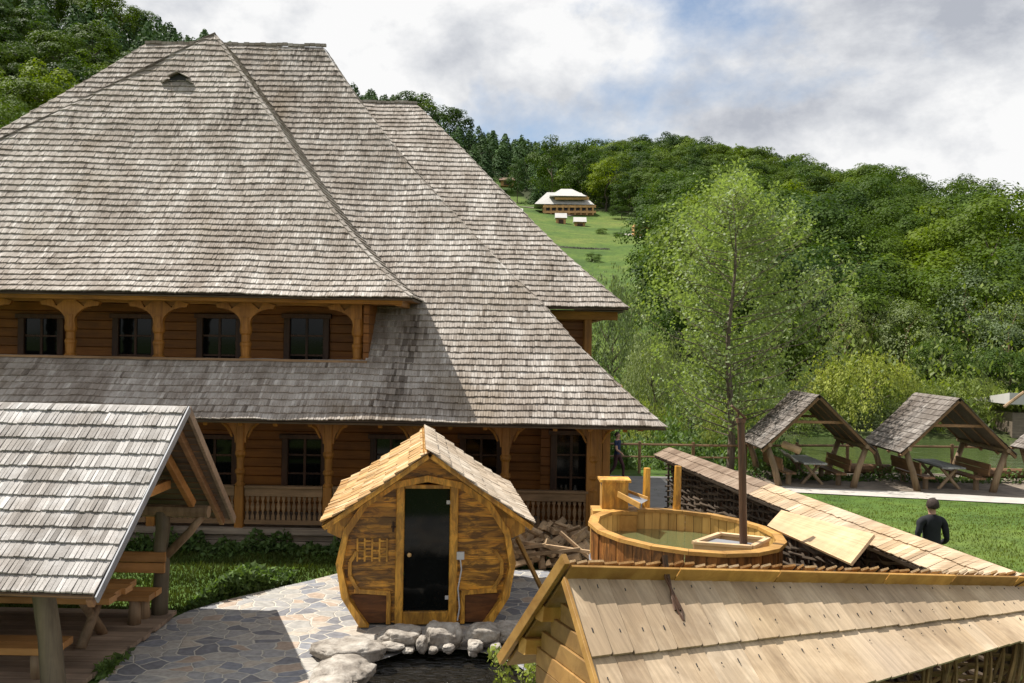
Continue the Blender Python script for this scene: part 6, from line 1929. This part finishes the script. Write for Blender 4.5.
sub_sphere('hair', 'hair', wk_, (0, .015, 1.665), (.092, .112, .112), 3, lambda v: (v.y < -.5 and v.z < .3) or v.z < -.6, .06)

# ------------------------------------------------------------------ sky, sun, camera
w = bpy.data.worlds.new('World'); scene.world = w; w.use_nodes = True
nt = w.node_tree; nt.nodes.clear()
SUN = Vector((-.55, .26, 1.0)).normalized()
elev = math.asin(SUN.z); az = math.atan2(SUN.x, SUN.y)
sky = nt.nodes.new('ShaderNodeTexSky'); sky.sky_type = 'NISHITA'; sky.sun_disc = False
sky.sun_elevation = elev; sky.sun_rotation = az; sky.altitude = 500; sky.dust_density = 1.0
b1 = nt.nodes.new('ShaderNodeBackground'); b1.inputs['Strength'].default_value = SKY_STR
skc = mixc(nt, .18, sky.outputs[0], (5.5, 6.2, 7.2)); nt.links.new(skc, b1.inputs['Color'])
tc_ = nt.nodes.new('ShaderNodeTexCoord')
sp = nt.nodes.new('ShaderNodeSeparateXYZ'); nt.links.new(tc_.outputs['Generated'], sp.inputs[0])
zz = N(nt, 'ShaderNodeMath', operation='MAXIMUM'); nt.links.new(sp.outputs['Z'], zz.inputs[0]); zz.inputs[1].default_value = 0.0
cbx = nt.nodes.new('ShaderNodeMapping'); cbx.inputs['Scale'].default_value = (1, 1, 1.5); nt.links.new(tc_.outputs['Generated'], cbx.inputs['Vector'])
mp_ = nt.nodes.new('ShaderNodeMapping'); mp_.inputs['Location'].default_value = CLOUD_LOC; nt.links.new(cbx.outputs[0], mp_.inputs['Vector'])
n1 = noise(nt, mp_.outputs[0], 2.6, 10, .58, .15)
mask = ramp(nt, [(.36, (0, 0, 0)), (.47, (1, 1, 1))]); nt.links.new(n1, mask.inputs[0])
mp2 = nt.nodes.new('ShaderNodeMapping'); mp2.inputs['Location'].default_value = (7.3, 1.9, .4); nt.links.new(cbx.outputs[0], mp2.inputs['Vector'])
n2 = noise(nt, mp2.outputs[0], 3.6, 10, .6, .1)
cc = ramp(nt, [(.36, (.56, .59, .66)), (.45, (.84, .86, .90)), (.54, (1.15, 1.15, 1.15))]); nt.links.new(n2, cc.inputs[0])
b2 = nt.nodes.new('ShaderNodeBackground'); b2.inputs['Strength'].default_value = CLOUD_STR; nt.links.new(cc.outputs[0], b2.inputs['Color'])
mx = nt.nodes.new('ShaderNodeMixShader'); nt.links.new(mask.outputs[0], mx.inputs[0]); nt.links.new(b1.outputs[0], mx.inputs[1]); nt.links.new(b2.outputs[0], mx.inputs[2])
ow = nt.nodes.new('ShaderNodeOutputWorld'); nt.links.new(mx.outputs[0], ow.inputs['Surface'])

ld = bpy.data.lights.new('sun', 'SUN'); ld.energy = SUN_STR; ld.angle = R(.5); ld.color = (1.0, .95, .87)
lo = bpy.data.objects.new('sun', ld); COL.objects.link(lo); lo.rotation_euler = (-SUN).to_track_quat('-Z', 'Y').to_euler(); lo.location = (0, 0, 60)

cd = bpy.data.cameras.new('camera'); co = bpy.data.objects.new('camera', cd); COL.objects.link(co)
cd.sensor_width = 36; cd.lens = F * 36 / 1024; cd.clip_start = .1; cd.clip_end = 20000
co.location = (0, 0, CAMZ)
co.matrix_world = Matrix.Translation((0, 0, CAMZ)) @ Matrix.Rotation(R(90), 4, 'X') @ Matrix.Rotation(ROLL, 4, 'Z')
scene.camera = co
scene.view_settings.view_transform = 'Standard'; scene.view_settings.look = 'None'; scene.view_settings.exposure = EXPO; scene.view_settings.gamma = 1
scene.cycles.use_denoising = True
scene.cycles.max_bounces = 6; scene.cycles.diffuse_bounces = 3; scene.cycles.transparent_max_bounces = 8
